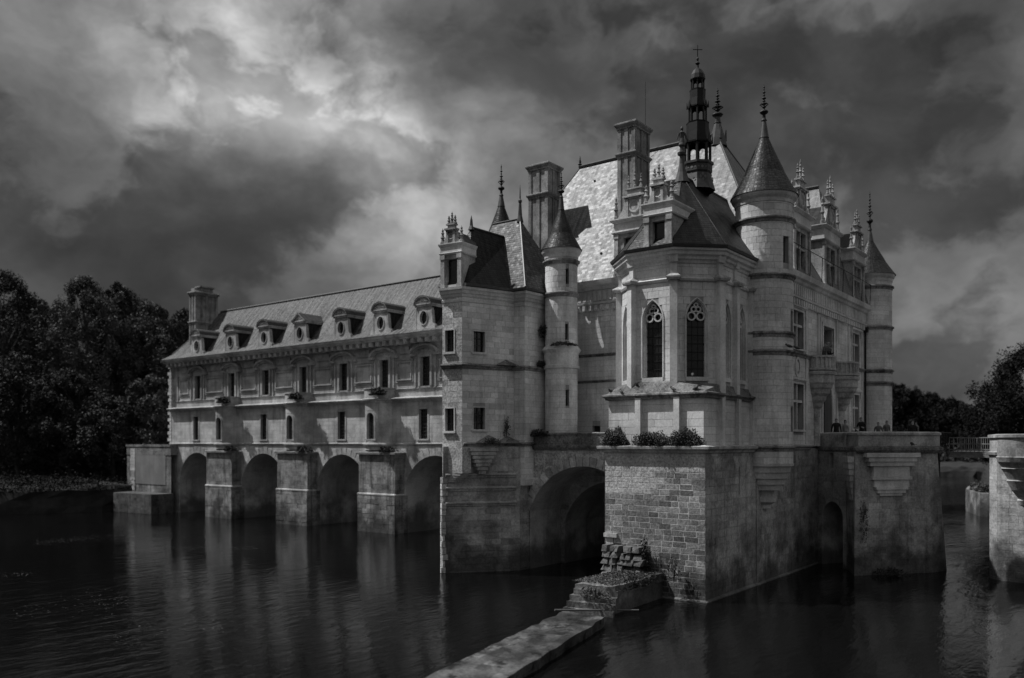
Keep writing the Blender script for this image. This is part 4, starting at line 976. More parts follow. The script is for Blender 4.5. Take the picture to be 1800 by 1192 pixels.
# mouldings, cornice with modillions
gpath = [(GX, GY0), (GX, 36.2)]
segs = []; e = GY0
for y in bays: segs.append((e, y + 1.5)); e = y - 1.5
segs.append((e, 36.2))
for a, b in segs:
    m = MB(); m.sweep([(GX, a), (GX, b)], [(-.02, 10.88), (.08, 10.92), (.14, 11.02), (.42, 11.1), (.5, 11.22), (.1, 11.34), (-.34, 11.4)]); m.build('string_course', 'trim_gal', gal)
    m = MB(); m.sweep([(GX, a), (GX, b)], [(-.02, 7.3), (.1, 7.34), (.14, 7.46), (-.02, 7.54)]); m.build('sill_course', 'weathered', gal)
m = MB(); m.sweep([(GX + .3, GY0), (GX + .3, 36.2)], [(-.02, 11.98), (.06, 12.0), (.1, 12.06), (-.02, 12.12)]); m.build('dado_course', 'trim_gal', gal)
m = MB(); m.sweep([(GX + .3, GY0 + .3), (GX + .3, 36.2)], [(-.02, 15.74), (.08, 15.78), (.1, 15.9), (.12, 16.08), (.95, 16.12), (1.0, 16.26), (1.14, 16.32), (1.18, 16.5), (-.02, 16.56)]); m.build('cornice', 'trim_gal', gal)
u = .15
mod = None
while u < 46:
    if mod is None: m = MB(); m.fbox(GU, u, u + .32, 15.72, 16.11, .1, .9); mod = o_ = m.build('modillion', 'trim_gal', gal); u0_ = u
    else: o_ = mod.copy(); COL.objects.link(o_); o_.location = (0, -(u - u0_), 0)
    u += .82
for y in WY:      # segmental pediment with fanned stones, pilasters, over each upper window
    u = gu(y); m = MB(); n = 14; hw, rise, z0 = 1.55, .72, 14.86
    def arc(t, g): return (u + (hw + g) * math.cos(math.pi * (1 - t)) , z0 + (rise + g) * math.sin(math.pi * t))
    for k in range(n):
        for g0, g1, d in ((-.08, .09, .42), (-.24, -.1, .2)):
            a, b, c_, dd = arc(k / n, g0), arc((k + 1) / n, g0), arc((k + 1) / n, g1), arc(k / n, g1)
            m.q(*[GU.pt(*x, d) for x in (a, b, c_, dd)]); m.q(GU.pt(*dd, d), GU.pt(*c_, d), GU.pt(*c_, -.02), GU.pt(*dd, -.02)); m.q(GU.pt(*b, d), GU.pt(*a, d), GU.pt(*a, -.02), GU.pt(*b, -.02))
    for s in (-1, 1): m.fbox(GU, u + s * 1.4 - .32, u + s * 1.4 + .32, z0 - .16, z0 + .02, -.02, .40)
    for t in (.28, .42, .58, .72):
        a, b = arc(t, -.75 * .6), arc(t, -.25); m.tube(GU.pt(u + (a[0] - u) * .55, max(14.72, a[1] - .1), .02), GU.pt(*b, .02), .02, .02, 4)
    m.build('window_pediment', 'trim_gal', gal)
for y0, y1 in zip([GY0 - .9] + WY, WY):      # blind framed panels
    c_ = (gu(y0) + gu(y1)) / 2; w_ = (y0 - y1) / 2 - 1.55
    if y0 == GY0 - .9: c_ = gu(83.1); w_ = .85
    m = MB(); z0, z1 = 12.75, 14.35
    for g, d, t in ((0, .16, .09), (.17, .10, .07)):
        A, B, C, D = c_ - w_ - g, c_ + w_ + g, z0 - g, z1 + g
        m.fbox(GU, A, B, D - t, D, -.02, d); m.fbox(GU, A, B, C, C + t, -.02, d); m.fbox(GU, A, A + t, C + t, D - t, -.02, d); m.fbox(GU, B - t, B, C + t, D - t, -.02, d)
    for s in (-1, 1): m.fbox(GU, c_ + s * (w_ + .42) - .07, c_ + s * (w_ + .42) + .07, 12.1, 14.72, -.02, .14)
    m.build('blind_panel', 'trim_gal', gal)
    m = MB(); m.fbox(GU, c_ - w_ * .75, c_ + w_ * .75, 15.0, 15.6, -.02, .14); m.build('frieze_tablet', 'trim_gal', gal)
rq = random.Random(15)
for k in range(25):      # toothed stones at the unfinished south end
    z = 7.0 + k * .36; e = rq.uniform(.0, .34) if k % 2 else rq.uniform(.15, .5)
    m = MB(); m.box(GX - .05, GX + .9, GY0 - .25, GY0 + e, z, z + .33, t=rq.gauss(0, .2)); m.build('corner_stone', 'lichen', gal)
# roof with bell-cast eaves and hipped south end
zr = 22.0; k1 = (.75, 17.15)
gr = roof_faces(gal, [((GX - .92, GY0 + .4, 16.52), (GX - .92, 36.5, 16.52), (GX + .15, 36.5, 17.15), (GX + .15, GY0 - .1, 17.15)),
                      ((GX + .15, GY0 - .1, 17.15), (GX + .15, 36.5, 17.15), (54, 36.5, zr), (54, 81.9, zr)),
                      ((58.9, GY0 + .4, 16.52), (GX - .92, GY0 + .4, 16.52), (GX + .15, GY0 - .1, 17.15), (57.85, GY0 - .1, 17.15)),
                      ((57.85, GY0 - .1, 17.15), (GX + .15, GY0 - .1, 17.15), (54, 81.9, zr)),
                      ((57.85, 36.5, 17.0), (57.85, GY0 - .1, 17.15), (54, 81.9, zr), (54, 36.5, zr)), ((58.6, 36.5, 16.6), (58.6, GY0 + .4, 16.6), (57.85, GY0 - .1, 17.15), (57.85, 36.5, 17.15))], 'slate_gal')
ridge(gr, [(54, 82, zr + .03), (54, 36.5, zr + .03)], .13); ridge(gr, [(54, 81.9, zr), (GX + .15, GY0 - .1, 17.17)], .06)
# oval dormers
def oval_dormer(y, seg):
    fr = Fr((GX - .5, y + .95), (GX - .5, y - .95)); u = .95; zc = 17.66; m = MB(); ck = []; n = 28; W = .8; z0, z1 = 16.7, 18.55
    ring = []
    for k in range(n):
        a = 2 * math.pi * k / n; cx, sx = math.cos(a), math.sin(a)
        s = min(W / max(abs(cx), 1e-6), ((z1 - zc) if sx > 0 else (zc - z0)) / max(abs(sx), 1e-6))
        ring.append(((u + cx * .40, zc + sx * .54), (u + cx * s, zc + sx * s), (u + cx * .47, zc + sx * .62)))
    for k in range(n):
        A, B = ring[k], ring[(k + 1) % n]
        m.q(fr.pt(*A[0], .0), fr.pt(*A[1], .0), fr.pt(*B[1], .0), fr.pt(*B[0], .0)); m.q(fr.pt(*A[0], 0), fr.pt(*B[0], 0), fr.pt(*B[0], -.3), fr.pt(*A[0], -.3))
        m.q(fr.pt(*A[0], .06), fr.pt(*A[2], .06), fr.pt(*B[2], .06), fr.pt(*B[0], .06)); m.q(fr.pt(*A[2], .06), fr.pt(*A[2], 0), fr.pt(*B[2], 0), fr.pt(*B[2], .06)); m.q(fr.pt(*A[0], .06), fr.pt(*B[0], .06), fr.pt(*B[0], -.1), fr.pt(*A[0], -.1))
    for s in (-1, 1):
        e = u + s * W; ck.append((min(e, e - s * .08), max(e, e - s * .08))); m.fbox(fr, min(e, e - s * .08), max(e, e - s * .08), z0, z1, -.12, -.003)
        # scrolled volute buttress
        sc = [(0, z1 - .1), (.08, z1 - .35), (.12, z1 - .7), (.2, z0 + .5), (.42, z0 + .3), (.46, z0)]
        for (d0, a), (d1, b) in zip(sc, sc[1:]):
            m.q(fr.pt(e, a, .02), fr.pt(e + s * d0, a, .02), fr.pt(e + s * d1, b, .02), fr.pt(e, b, .02)); m.q(fr.pt(e + s * d0, a, .02), fr.pt(e + s * d1, b, .02), fr.pt(e + s * d1, b, -.3), fr.pt(e + s * d0, a, -.3))
    m.fbox(fr, u - W - .55, u + W + .55, z0 - .12, z0, -.6, .16)
    d = m.build('dormer', 'trim_gal', gal)
    for a_, b_ in ck: c_ = MB(); c_.fbox(fr, a_, b_, z0, z1, -2.4, -.12); c_.build('cheek', 'slate', d)
    g = MB(); g.q(*[fr.pt(*a[0], -.22) for a in ring]); g.build('pane', 'glass', d)
    m = MB(); m.fbox(fr, u - W - .12, u + W + .12, z1, z1 + .16, -2.0, .1); m.fbox(fr, u - W - .16, u + W + .16, z1 + .16, z1 + .24, -2.4, .16)
    zt = z1 + .24; n = 10; w_ = W + .16; top = []
    for k in range(n + 1):
        s = k / n * 2 - 1; h = (1 - abs(s)) * .74 if not seg else .76 * math.sqrt(max(0, 1 - s * s * .98)) - .1
        top.append((u + s * w_, zt + max(h, .02)))
    for (a, b), (e, f) in zip(top, top[1:]):
        m.q(fr.pt(a, zt, .06), fr.pt(e, zt, .06), fr.pt(e, f - .1, .06), fr.pt(a, b - .1, .06)); m.q(fr.pt(a, b - .12, .22), fr.pt(e, f - .12, .22), fr.pt(e, f, .24), fr.pt(a, b, .24)); m.q(fr.pt(a, b - .12, .22), fr.pt(e, f - .12, .22), fr.pt(e, f - .12, .05), fr.pt(a, b - .12, .05))
    rr_ = random.Random(int(y * 10))
    for k in range(9): q = rr_.uniform(-.6, .6); x, yy, _ = fr.pt(u + q, 0, .08); zz = zt + .05 + (1 - abs(q) / 1.1) * .14; m.lathe(x, yy, [(0, zz), (.07, zz + .05), (.06, zz + .11), (0, zz + .15)], 6)
    m.build('pediment', 'weathered', d)
    m = MB()
    for (a, b), (e, f) in zip(top, top[1:]): m.q(fr.pt(a, b, .25), fr.pt(e, f, .25), fr.pt(e, f, -2.9), fr.pt(a, b, -2.9))
    m.build('dormer_roof', 'roof_lead', d)
for k, y in enumerate([79.6, 73.6, 68.1, 62.7, 57.0, 52.0, 47.0]): oval_dormer(y, k != 3)
ch = chimney(gal, 52.3, 82.75, 2.6, 1.1, 17.5, 23.9, 20.6, mat='sooty')
m = MB(); m.box(51.7, 53.2, 82.35, 83.15, 24.0, 24.45); m.box(51.55, 53.35, 82.2, 83.3, 24.45, 24.6); m.box(51.0, 51.7, 82.4, 83.1, 24.0, 24.3); m.box(51.2, 51.6, 82.3, 82.7, 24.3, 24.4); m.build('chimney_top', 'sooty', ch)
# south abutment
ab = MB(); AFr = Fr((49.2, 93.2), (49.2, 84.0)); 
masonry(gal, 'abutment', AFr, 0, AFr.L, -.6, 7.2, seed=110, mat='pier_dirty', back='mortar', gap=.014, rh=.4, ln=(.6, 1.2), spread=.3)
m = MB(); m.fbox(AFr, 1.9, 8.2, 2.95, 6.2, -.02, .05); m.build('plastered_panel', 'plaster', gal)
m = MB(); m.fbox(AFr, -.1, 9.2, 7.1, 7.35, -2, .12); m.fbox(AFr, 0, 9.2, 6.2, 7.1, -2, .06); m.build('abutment_coping', 'mossy', gal)
for k in range(17):
    z = .8 + k * .36; e = rq.uniform(.1, .55); m = MB(); m.fbox(AFr, 1.15 - e * .6, 1.75 + e * .25, z, z + .34, -.02, .09, t=rq.gauss(0, .25)); m.build('corner_stone', 'lichen', gal)
m = MB(); m.hexa([(46.2, 90.4), (46.8, 83.7), (49.3, 83.7), (49.3, 91.5)], -.6, 2.1); m.build('abutment_ledge', 'pier_dark', gal)
fr = Fr((46.2, 90.4), (46.8, 83.7)); m = MB(); ashlar(m, fr, 0, fr.L, -.4, 2.05, rh=.4, seed=120, out=(.01, .03), spread=.3); m.build('ashlar_blocks', 'pier_dark', gal, kind='stuff')

# ------------------------------------------------------------------ entrance terrace, drawbridge, forecourt pier
ter = empty('entrance_terrace', (0, 0, 0), 'entrance terrace on a battered stone pier with a big stepped corbel and low parapet', 'terrace')
TB = [(58.5, 14.6), (51.75, 14.55), (49.4, 13.5), (53.55, 10.15), (54.75, 9.7), (58.5, 11.5)]
TT = [(58.0, 14.6), (51.75, 14.55), (49.45, 13.45), (53.2, 10.45), (54.0, 10.1), (58.0, 11.5)]
m = MB(); m.hexa(TB, -.6, 7.0, TT); m.build('pier_core', 'mortar', ter)
class Bat:      # battered face between two plan edges
    def __init__(s, a0, a1, b0, b1, z0, z1): s.a = (Vector(a0), Vector(a1), Vector(b0), Vector(b1)); s.z = (z0, z1); s.L = (s.a[1] - s.a[0]).length; s.seg = 99; d = (s.a[1] - s.a[0]).normalized(); s.n = Vector((d.y, -d.x))
    def pt(s, u, z, o=0.0):
        t = (z - s.z[0]) / (s.z[1] - s.z[0]); k = u / s.L; p = s.a[0].lerp(s.a[1], k).lerp(s.a[2].lerp(s.a[3], k), t) + s.n * o; return (p.x, p.y, z)
for i in (1, 2, 3):
    fr = Bat(TB[i], TB[i + 1], TT[i], TT[i + 1], -.6, 7.0); m = MB(); ashlar(m, fr, 0, fr.L, -.6, 7.0, rh=.36, ln=(.6, 1.1), seed=130 + i, spread=.2, out=(.012, .025)); m.build('ashlar_blocks', 'pier', ter, kind='stuff')
tp = [(53.3, 16.6), (51.8, 14.5), (49.5, 13.3), (53.3, 10.25), (54.2, 10.0)]
m = MB(); m.sweep(tp, [(-.05, 6.9), (.1, 6.95), (.22, 7.1), (.22, 7.25), (-.05, 7.35)]); m.build('terrace_string', 'mossy', ter)
m = MB(); m.sweep(tp, [(-.25, 7.3), (.0, 7.3), (.0, 7.95), (.09, 7.98), (.09, 8.1), (-.1, 8.16), (-.3, 8.1), (-.3, 7.3)]); m.build('parapet', 'weathered', ter)
m = MB(); m.q(*[(x, y, 7.2) for x, y in [(53.3, 16.7), (51.8, 14.5), (49.5, 13.3), (53.3, 10.25), (58.2, 10.6), (66, 12), (66, 16.7)]]); m.build('terrace_floor', 'weathered', ter)
cf = Bat(TB[2], TB[3], TT[2], TT[3], -.6, 7.0)
m = MB(); uc = 2.45
for k, (hw, z1, z0, o) in enumerate([(1.95, 6.95, 6.7, .42), (1.75, 6.7, 6.45, .36), (1.6, 6.45, 6.2, .30), (1.3, 6.2, 5.6, .2), (1.42, 5.6, 5.42, .27), (1.25, 5.42, 5.0, .2), (1.12, 5.0, 4.85, .24), (1.0, 4.85, 4.65, .18), (.8, 4.65, 4.5, .12)]):
    m.fbox(cf, uc - hw, uc + hw, z0, z1 - .004, -.05, o)
m.build('stepped_corbel', 'trim', ter)
c2 = Bat(TB[1], TB[2], TT[1], TT[2], -.6, 7.0); m = MB()
for k in range(7): m.fbox(c2, .35 + .1 * k, 2.35 - .07 * k, 6.75 - .36 * (k + 1), 6.75 - .36 * k - .02, -.05, .36 - .05 * k)
m.build('side_corbel', 'trim', ter)
# railing at the end of the terrace
m = MB(); A, B = Vector((54.25, 9.95, 7.3)), Vector((54.95, 9.55, 7.3))
for k in range(7): p = A.lerp(B, k / 6); m.tube(p, p + Vector((0, 0, .78)), .028, .028, 5)
m.tube(A + Vector((0, 0, .8)), B + Vector((0, 0, .8)), .04, .04, 5); m.build('railing', 'iron', ter)

br = empty('wooden_drawbridge', (0, 0, 0), 'dark wooden drawbridge with railings between the entrance terrace and the forecourt pier', 'bridge')
m = MB(); m.hexa([(54.9, 9.6), (58.5, 9.8), (58.5, 5.2), (53.4, 5.9)], 6.85, 7.02); m.build('deck', 'grey_wood', br)
for x0, x1 in ((54.8, 53.5), (56.3, 55.6), (58.2, 58.2)):
    m = MB(); m.tube((x0, 9.6, 6.75), (x1, 5.9, 6.75), .12, .12, 4); m.build('beam', 'grey_wood', br)
m = MB()
for x0, x1 in ((54.8, 53.5), (58.2, 58.2)):
    for k in range(17): t = k / 16; x = x0 + (x1 - x0) * t; y = 9.6 - 3.7 * t; m.tube((x, y, 7.0), (x, y, 7.8), .025, .025, 4)
    for z in (7.12, 7.45, 7.82): m.tube((x0, 9.6, z), (x1, 5.9, z), .035, .035, 4)
m.build('railing', 'grey_wood', br)
fp = empty('forecourt_pier', (0, 0, 0), 'sunlit stone bridge pier with a rounded corbel at the right edge of the picture', 'pier')
FB = [(56.5, 7.6), (53.2, 7.3), (52.6, 6.85), (52.0, 4.6), (52.0, 2.0), (52.0, -6), (58, -6), (58, 7.6)]
m = MB(); m.hexa(FB, -.6, 7.0); m.build('pier_core', 'weathered', fp)
for i in range(0, 5):
    fr = Fr(FB[i], FB[i + 1]); m = MB(); ashlar(m, fr, 0, fr.L, -.6, 7.0, rh=.38, ln=(.6, 1.2), seed=140 + i, spread=.15, out=(.01, .02)); m.build('ashlar_blocks', 'pier', fp, kind='stuff')
m = MB(); m.lathe(51.9, 5.55, [(0, 4.1), (.22, 4.2), (.3, 4.45), (.24, 4.55), (.55, 5.0), (.8, 5.5), (.72, 5.55), (.95, 6.0), (1.05, 6.15), (1.0, 6.2), (1.2, 6.5), (1.28, 6.75), (1.22, 6.8), (1.22, 7.75), (1.3, 7.8), (1.3, 7.95), (1.0, 7.98), (1.0, 7.0)], 28, R(70), R(290)); m.build('round_corbel', 'pier', fp)
m = MB(); m.sweep(FB[:6], [(-.05, 6.8), (.12, 6.86), (.16, 7.0), (.0, 7.04), (.0, 7.78), (.1, 7.8), (.1, 7.95), (-.3, 8.0)]); m.build('parapet', 'weathered', fp)

# ------------------------------------------------------------------ foreground: weir wall, jetty, rubble
rj = random.Random(21)
def rough_box(name, pts, z0, ztop, mat, parent, n=(14, 5), amp=.05, seed=1):
    """a slab with uneven worn top: pts = 4 plan corners"""
    r = random.Random(seed); m = MB(); A, B, C, D = [Vector(p) for p in pts]; nx, ny = n
    g = [[None] * (ny + 1) for _ in range(nx + 1)]
    for i in range(nx + 1):
        for j in range(ny + 1):
            p = A.lerp(B, i / nx).lerp(D.lerp(C, i / nx), j / ny); e = .4 if 0 < j < ny else 1
            g[i][j] = (p.x + r.uniform(-amp, amp) * e, p.y + r.uniform(-amp, amp) * e, ztop + r.uniform(-amp, amp) * .7)
    for i in range(nx):
        for j in range(ny): m.q(g[i][j], g[i + 1][j], g[i + 1][j + 1], g[i][j + 1], t=r.gauss(0, .15))
    for i in range(nx):
        for j in (0, ny): a, b = g[i][j], g[i + 1][j]; m.q((a[0], a[1], z0), (b[0], b[1], z0), b, a)
    for j in range(ny):
        for i in (0, nx): a, b = g[i][j], g[i][j + 1]; m.q((a[0], a[1], z0), (b[0], b[1], z0), b, a)
    return m.build(name, mat, parent)
MAT['weir'] = stone_mat('worn weir coping', .12, tintk=1.6, stain=.75, speck=.5, streak=0, moss=.85, bumpk=.9)
wl = rough_box('weir_wall', [(29.8, 20.0), (4.0, 14.6), (4.8, 12.1), (29.5, 17.85)], -.6, .36, 'weir', None, (46, 5), .05, 3)
tag(wl, 'low worn stone weir wall running out of focus from the bottom edge to the jetty', 'wall')
MAT['jetty'] = stone_mat('damp jetty stone', .22, tintk=.8, stain=.5, speck=.5, streak=.2, moss=.6, bumpk=.8)
jet = empty('stone_jetty', (0, 0, 0), 'stepped grass-topped stone jetty at the foot of the chapel base', 'jetty')
rough_box('jetty_top', [(36.9, 21.7), (31.4, 20.55), (31.75, 18.75), (36.8, 18.9)],   .8, 1.22, 'jetty', jet, (12, 6), .06, 4)
m = MB(); m.hexa([(36.8, 21.6), (31.45, 20.5), (31.8, 18.8), (36.8, 18.95)], -.6, 1.0); m.build('jetty_core', 'pier', jet)
for k in range(4):
    x = 31.35 - .2 * k; z1 = 1.02 - .26 * k
    rough_box('step', [(x + .5, 20.62 + .05 * k), (x, 20.6 + .06 * k), (x + .42, 18.6 - .05 * k), (x + .8, 18.62)], z1 - .3, z1, 'jetty', jet, (3, 8), .03, 30 + k)
rb = empty('rubble_wall', (0, 0, 0), 'short ruined rubble wall of loose blocks against the chapel base', 'rubble wall')
for r_ in range(4):
    y = 21.9
    while y > 19.9:
        w_ = rj.uniform(.22, .6); z = 1.2 + r_ * .31 + rj.uniform(-.03, .03); m = MB(); j = lambda: rj.uniform(-.09, .09)
        if not (r_ == 3 and rj.random() < .25):
            b = [(35.9 + j() - .05 * (3 - r_), y + j()), (35.9 + j() - .05 * (3 - r_), y - w_ + .04 + j()), (36.6, y - w_ + .04), (36.6, y)]
            t_ = [(36.0 + j(), y - .03 + j()), (36.0 + j(), y - w_ + .07 + j()), (36.6, y - w_ + .06), (36.6, y - .03)]
            m.hexa(b, z, z + .28 + j() * .4, t_); m.build('stone', 'jetty', rb)
        y -= w_
m = MB(); m.tube((29.3, 20.2, .42), (32.6, 18.0, .16), .05, .04, 6)
tag(m.build('washed_up_pole', 'dry'), 'thin pale pole lying across the foot of the jetty steps', 'pole')
# planter quay under the drawbridge
qy = empty('planter_quay', (0, 0, 0), 'low quay with flower tubs beyond the drawbridge', 'quay')
m = MB(); m.hexa([(97, 14.2), (97, 9), (108, 10), (112, 17.6), (104, 16.6)], -.6, 2.4); m.build('quay_wall', 'pier_dirty', qy)

# ------------------------------------------------------------------ foliage
def leaves(name, pts, size, mat, parent, seed=0, tints=None, flat=.0, aspect=1.0, kind=None):
    r = np.random.default_rng(seed); n = len(pts)
    a = r.normal(size=(n, 3)); a /= np.linalg.norm(a, axis=1)[:, None]
    b = r.normal(size=(n, 3)); b -= (a * b).sum(1)[:, None] * a; b /= np.linalg.norm(b, axis=1)[:, None]
    s = size * r.uniform(.6, 1.3, n)[:, None]
    v = np.stack([pts - a * s * aspect, pts - b * s * .5, pts + a * s * aspect, pts + b * s * .5], 1).reshape(-1, 3)
    me = bpy.data.meshes.new(name); me.vertices.add(4 * n); me.vertices.foreach_set('co', v.ravel().astype('f'))
    me.loops.add(4 * n); me.loops.foreach_set('vertex_index', np.arange(4 * n, dtype='i')); me.polygons.add(n)
    me.polygons.foreach_set('loop_start', np.arange(0, 4 * n, 4, dtype='i')); me.update(calc_edges=True)
    t = me.attributes.new('tint', 'FLOAT', 'FACE'); t.data.foreach_set('value', (tints if tints is not None else r.normal(0, .3, n)).astype('f'))
    me.materials.append(MAT[mat]); o = bpy.data.objects.new(name, me); COL.objects.link(o); o.parent = parent
    if kind: o['kind'] = kind
    return o
def tree(name, label, x, y, z, h, rad, mat='leaf', seed=0, clumps=110, per=150, size=.26, tall=.62, low=.2, group='trees on the far bank'):
    root = empty(name, (0, 0, 0), label, 'tree', group); r = np.random.default_rng(seed); rr = random.Random(seed)
    m = MB(); tr = max(.18, h * .016); top = Vector((x + rr.uniform(-1, 1), y + rr.uniform(-1, 1), z + h * .8)); base = Vector((x, y, z - .5))
    prev = base
    for k in range(1, 7): q = base.lerp(top, k / 6) + Vector((rr.uniform(-.2, .2), rr.uniform(-.2, .2), 0)); m.tube(prev, q, tr * (1.1 - (k - 1) / 6), tr * (1.1 - k / 6) + .02, 8); prev = q
    cents = []
    for k in range(clumps):
        t = low + (1 - low) * rr.random() ** .9; pr = math.sin(math.pi * min(1, (t - low) / (1 - low) * .88 + .12)) ** tall
        a = rr.uniform(0, 2 * math.pi); d = rad * pr * math.sqrt(rr.uniform(.25, 1)) * rr.uniform(.75, 1.1)
        c = Vector((x + math.cos(a) * d, y + math.sin(a) * d, z + h * (t * .95))); cents.append((c, rad * rr.uniform(.09, .22) * (.6 + .4 * pr)))
        if k % 4 == 0: s = base.lerp(top, max(.15, t - .18)); m.tube(s, c, tr * .3, .03, 5)
    m.build('trunk', 'bark', root)
    P = []; T = []
    for c, q in cents:
        d = r.normal(size=(per, 3)); d /= np.linalg.norm(d, axis=1)[:, None]; rr_ = r.uniform(.1, 1.15, per) ** .7
        p = np.array(c) + d * rr_[:, None] * np.array([q * .85, q * .85, q * 1.25]); P.append(p); T.append(np.full(per, r.normal(0, .35)) + r.normal(0, .25, per))
    leaves('crown', np.concatenate(P), size, mat, root, seed, np.concatenate(T))
    return root
def ray_at(px, depth):
    a = (px - 900) / 1473; c, s = math.cos(R(37.5)), math.sin(R(37.5)); return (c + s * a) * depth, (s - c * a) * depth
def hgt(py, depth): return 7.5 + (779 - py) / 1473 * depth
TREES = [  # px, top py, depth, radius, material, label
    (5, 470, 116, 8.5, 'leaf_dark', 'dark tree at the left edge of the wood, cut by the picture edge'),
    (75, 520, 124, 7.0, 'leaf', 'lower rounded tree between the leftmost tree and the tallest poplar'),
    (150, 478, 113, 6.5, 'leaf_pale', 'tallest broad poplar of the left wood with a pale leafy top'),
    (205, 488, 120, 5.5, 'leaf', 'tall dark tree just right of the tallest poplar'),
    (265, 522, 118, 6.5, 'leaf_pale', 'round topped tree left of the gallery chimney'),
    (325, 540, 122, 6.5, 'leaf', 'tree standing behind the gallery chimney'),
    (262, 655, 103, 4.6, 'leaf_pale', 'pale lower tree leaning over the water beside the gallery end'),
    (120, 650, 104, 6.0, 'leaf_dark', 'shaded low tree at the waterside in the middle of the left wood'),
    (35, 620, 104, 6.5, 'leaf_dark', 'shaded low tree at the waterside near the left picture edge'),
    (195, 700, 101, 4.5, 'leaf_dark', 'small dark tree at the waterside left of the abutment'),
    (-30, 505, 134, 9.0, 'leaf_dark', 'dark background tree beyond the left picture edge'),
    (45, 512, 138, 9.0, 'leaf_dark', 'dark background tree filling the gap behind the two leftmost trees'),
    (235, 512, 138, 8.0, 'leaf_dark', 'dark background tree between the tall poplar and the gallery chimney tree'),
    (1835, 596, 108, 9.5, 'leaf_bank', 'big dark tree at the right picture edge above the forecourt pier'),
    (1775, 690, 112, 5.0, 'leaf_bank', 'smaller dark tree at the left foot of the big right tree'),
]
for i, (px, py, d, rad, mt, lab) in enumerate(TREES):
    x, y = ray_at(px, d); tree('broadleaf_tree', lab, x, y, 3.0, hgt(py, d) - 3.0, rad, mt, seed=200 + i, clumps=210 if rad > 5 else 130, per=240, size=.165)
RT = [(1580, 672, 222), (1610, 682, 224), (1640, 690, 222), (1668, 700, 219), (1694, 712, 217), (1712, 725, 214), (1560, 668, 228)]
for i, (px, py, d) in enumerate(RT):
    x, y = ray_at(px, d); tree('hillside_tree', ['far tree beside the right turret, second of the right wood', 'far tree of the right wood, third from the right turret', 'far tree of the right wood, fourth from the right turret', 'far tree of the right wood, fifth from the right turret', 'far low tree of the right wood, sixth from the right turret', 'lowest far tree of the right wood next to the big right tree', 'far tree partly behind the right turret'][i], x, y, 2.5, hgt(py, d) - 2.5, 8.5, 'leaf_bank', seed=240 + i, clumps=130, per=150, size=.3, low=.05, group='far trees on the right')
# undergrowth closing the wood
def undergrowth(name, label, pts_fn, n, size, mat, seed):
    r = np.random.default_rng(seed); P = np.array([pts_fn(r) for _ in range(n)]); o = leaves(name, P, size, mat, None, seed, kind='stuff'); o['label'] = label; o['category'] = 'undergrowth'; return o
def ug_left(r):
    px = r.uniform(-60, 330); d = r.uniform(106, 135); x, y = ray_at(px, d); return (x, y, 2.5 + min(2.0, abs(r.normal(0, 1))) * 6 * (d - 95) / 30)
undergrowth('undergrowth', 'dense dark undergrowth beneath the trees of the left wood', ug_left, 40000, .25, 'leaf_dark', 5)
def ug_right(r):
    px = r.uniform(1500, 1860); d = 205 + abs(r.normal(0, 1)) * 12; x, y = ray_at(px, d); return (x, y, 2.0 + min(2.2, abs(r.normal(0, 1))) * min(4.0, 1 + (d - 205) * .25))
undergrowth('undergrowth', 'dark undergrowth at the foot of the wood on the right', ug_right, 16000, .45, 'leaf_dark', 6)

def ug_edge(r):
    A = [(-40, 132), (20, 105), (36, 96.0), (45.5, 91.0), (60, 92)]; k = r.choice(4, p=[.35, .25, .25, .15]); t = r.uniform(); x = A[k][0] + (A[k + 1][0] - A[k][0]) * t; y = A[k][1] + (A[k + 1][1] - A[k][1]) * t; o = r.uniform(.2, 9) ; return (x + .25 * o, y + .97 * o, 2.3 + o * .05 + abs(r.normal(0, .5)))
undergrowth('bank_plants', 'dark trailing plants along the top of the left river bank', ug_edge, 60000, .11, 'leaf_bank', 7)

def shrub(label, x, y, z, rx, ry, rz, n=700, size=.075, mat='shrub', seed=0, group='plants growing on the masonry', up=False, name='shrub'):
    root = empty(name, (0, 0, 0), label, 'shrub', group); r = np.random.default_rng(seed)
    m = MB(); rr = random.Random(seed)
    for k in range(9):
        a = rr.uniform(0, 6.28); q = rr.uniform(.3, .85); m.tube((x, y, z - .02), (x + math.cos(a) * rx * q, y + math.sin(a) * ry * q, z + rz * rr.uniform(.6, 1.3)), .012, .005, 4)
    m.build('stems', 'bark', root)
    d = r.normal(size=(n, 3)); d /= np.linalg.norm(d, axis=1)[:, None]; d[:, 2] = np.abs(d[:, 2]) if not up else d[:, 2]
    q = r.uniform(.25, 1.1, n) ** .5 * (1 + .25 * np.sin(d[:, 0] * 7 + seed) * np.cos(d[:, 1] * 6 + seed))
    P = np.array([x, y, z]) + d * q[:, None] * np.array([rx, ry, rz]); leaves('foliage', P, size, mat, root, seed)
    return root
shrub('bushy shrub at the left corner of the chapel ledge', 36.78, 21.65, 7.36, .42, .75, .8, 4600, .05, seed=1)
shrub('bushy shrub in the middle of the chapel ledge', 36.72, 19.5, 7.36, .38, 1.1, .62, 4800, .05, seed=2)
shrub('bushy shrub at the right corner of the chapel ledge', 36.72, 17.75, 7.36, .38, .85, .75, 4600, .05, seed=3)
shrub('plant spilling over the left end of the walkway parapet', 40.3, 29.0, 7.9, .35, .75, .38, 900, seed=4)
shrub('tuft hanging from the wall beside the slim stair turret', 41.1, 29.1, 14.2, .4, .35, .4, 500, seed=5, up=True)
shrub('dark tuft on the string course left of the stair turret', 40.9, 29.05, 12.1, .5, .3, .3, 500, seed=6)
shrub('grass fringe on the stair turret corbel ring', 41.1, 27.75, 13.25, .75, .7, .2, 700, seed=7)
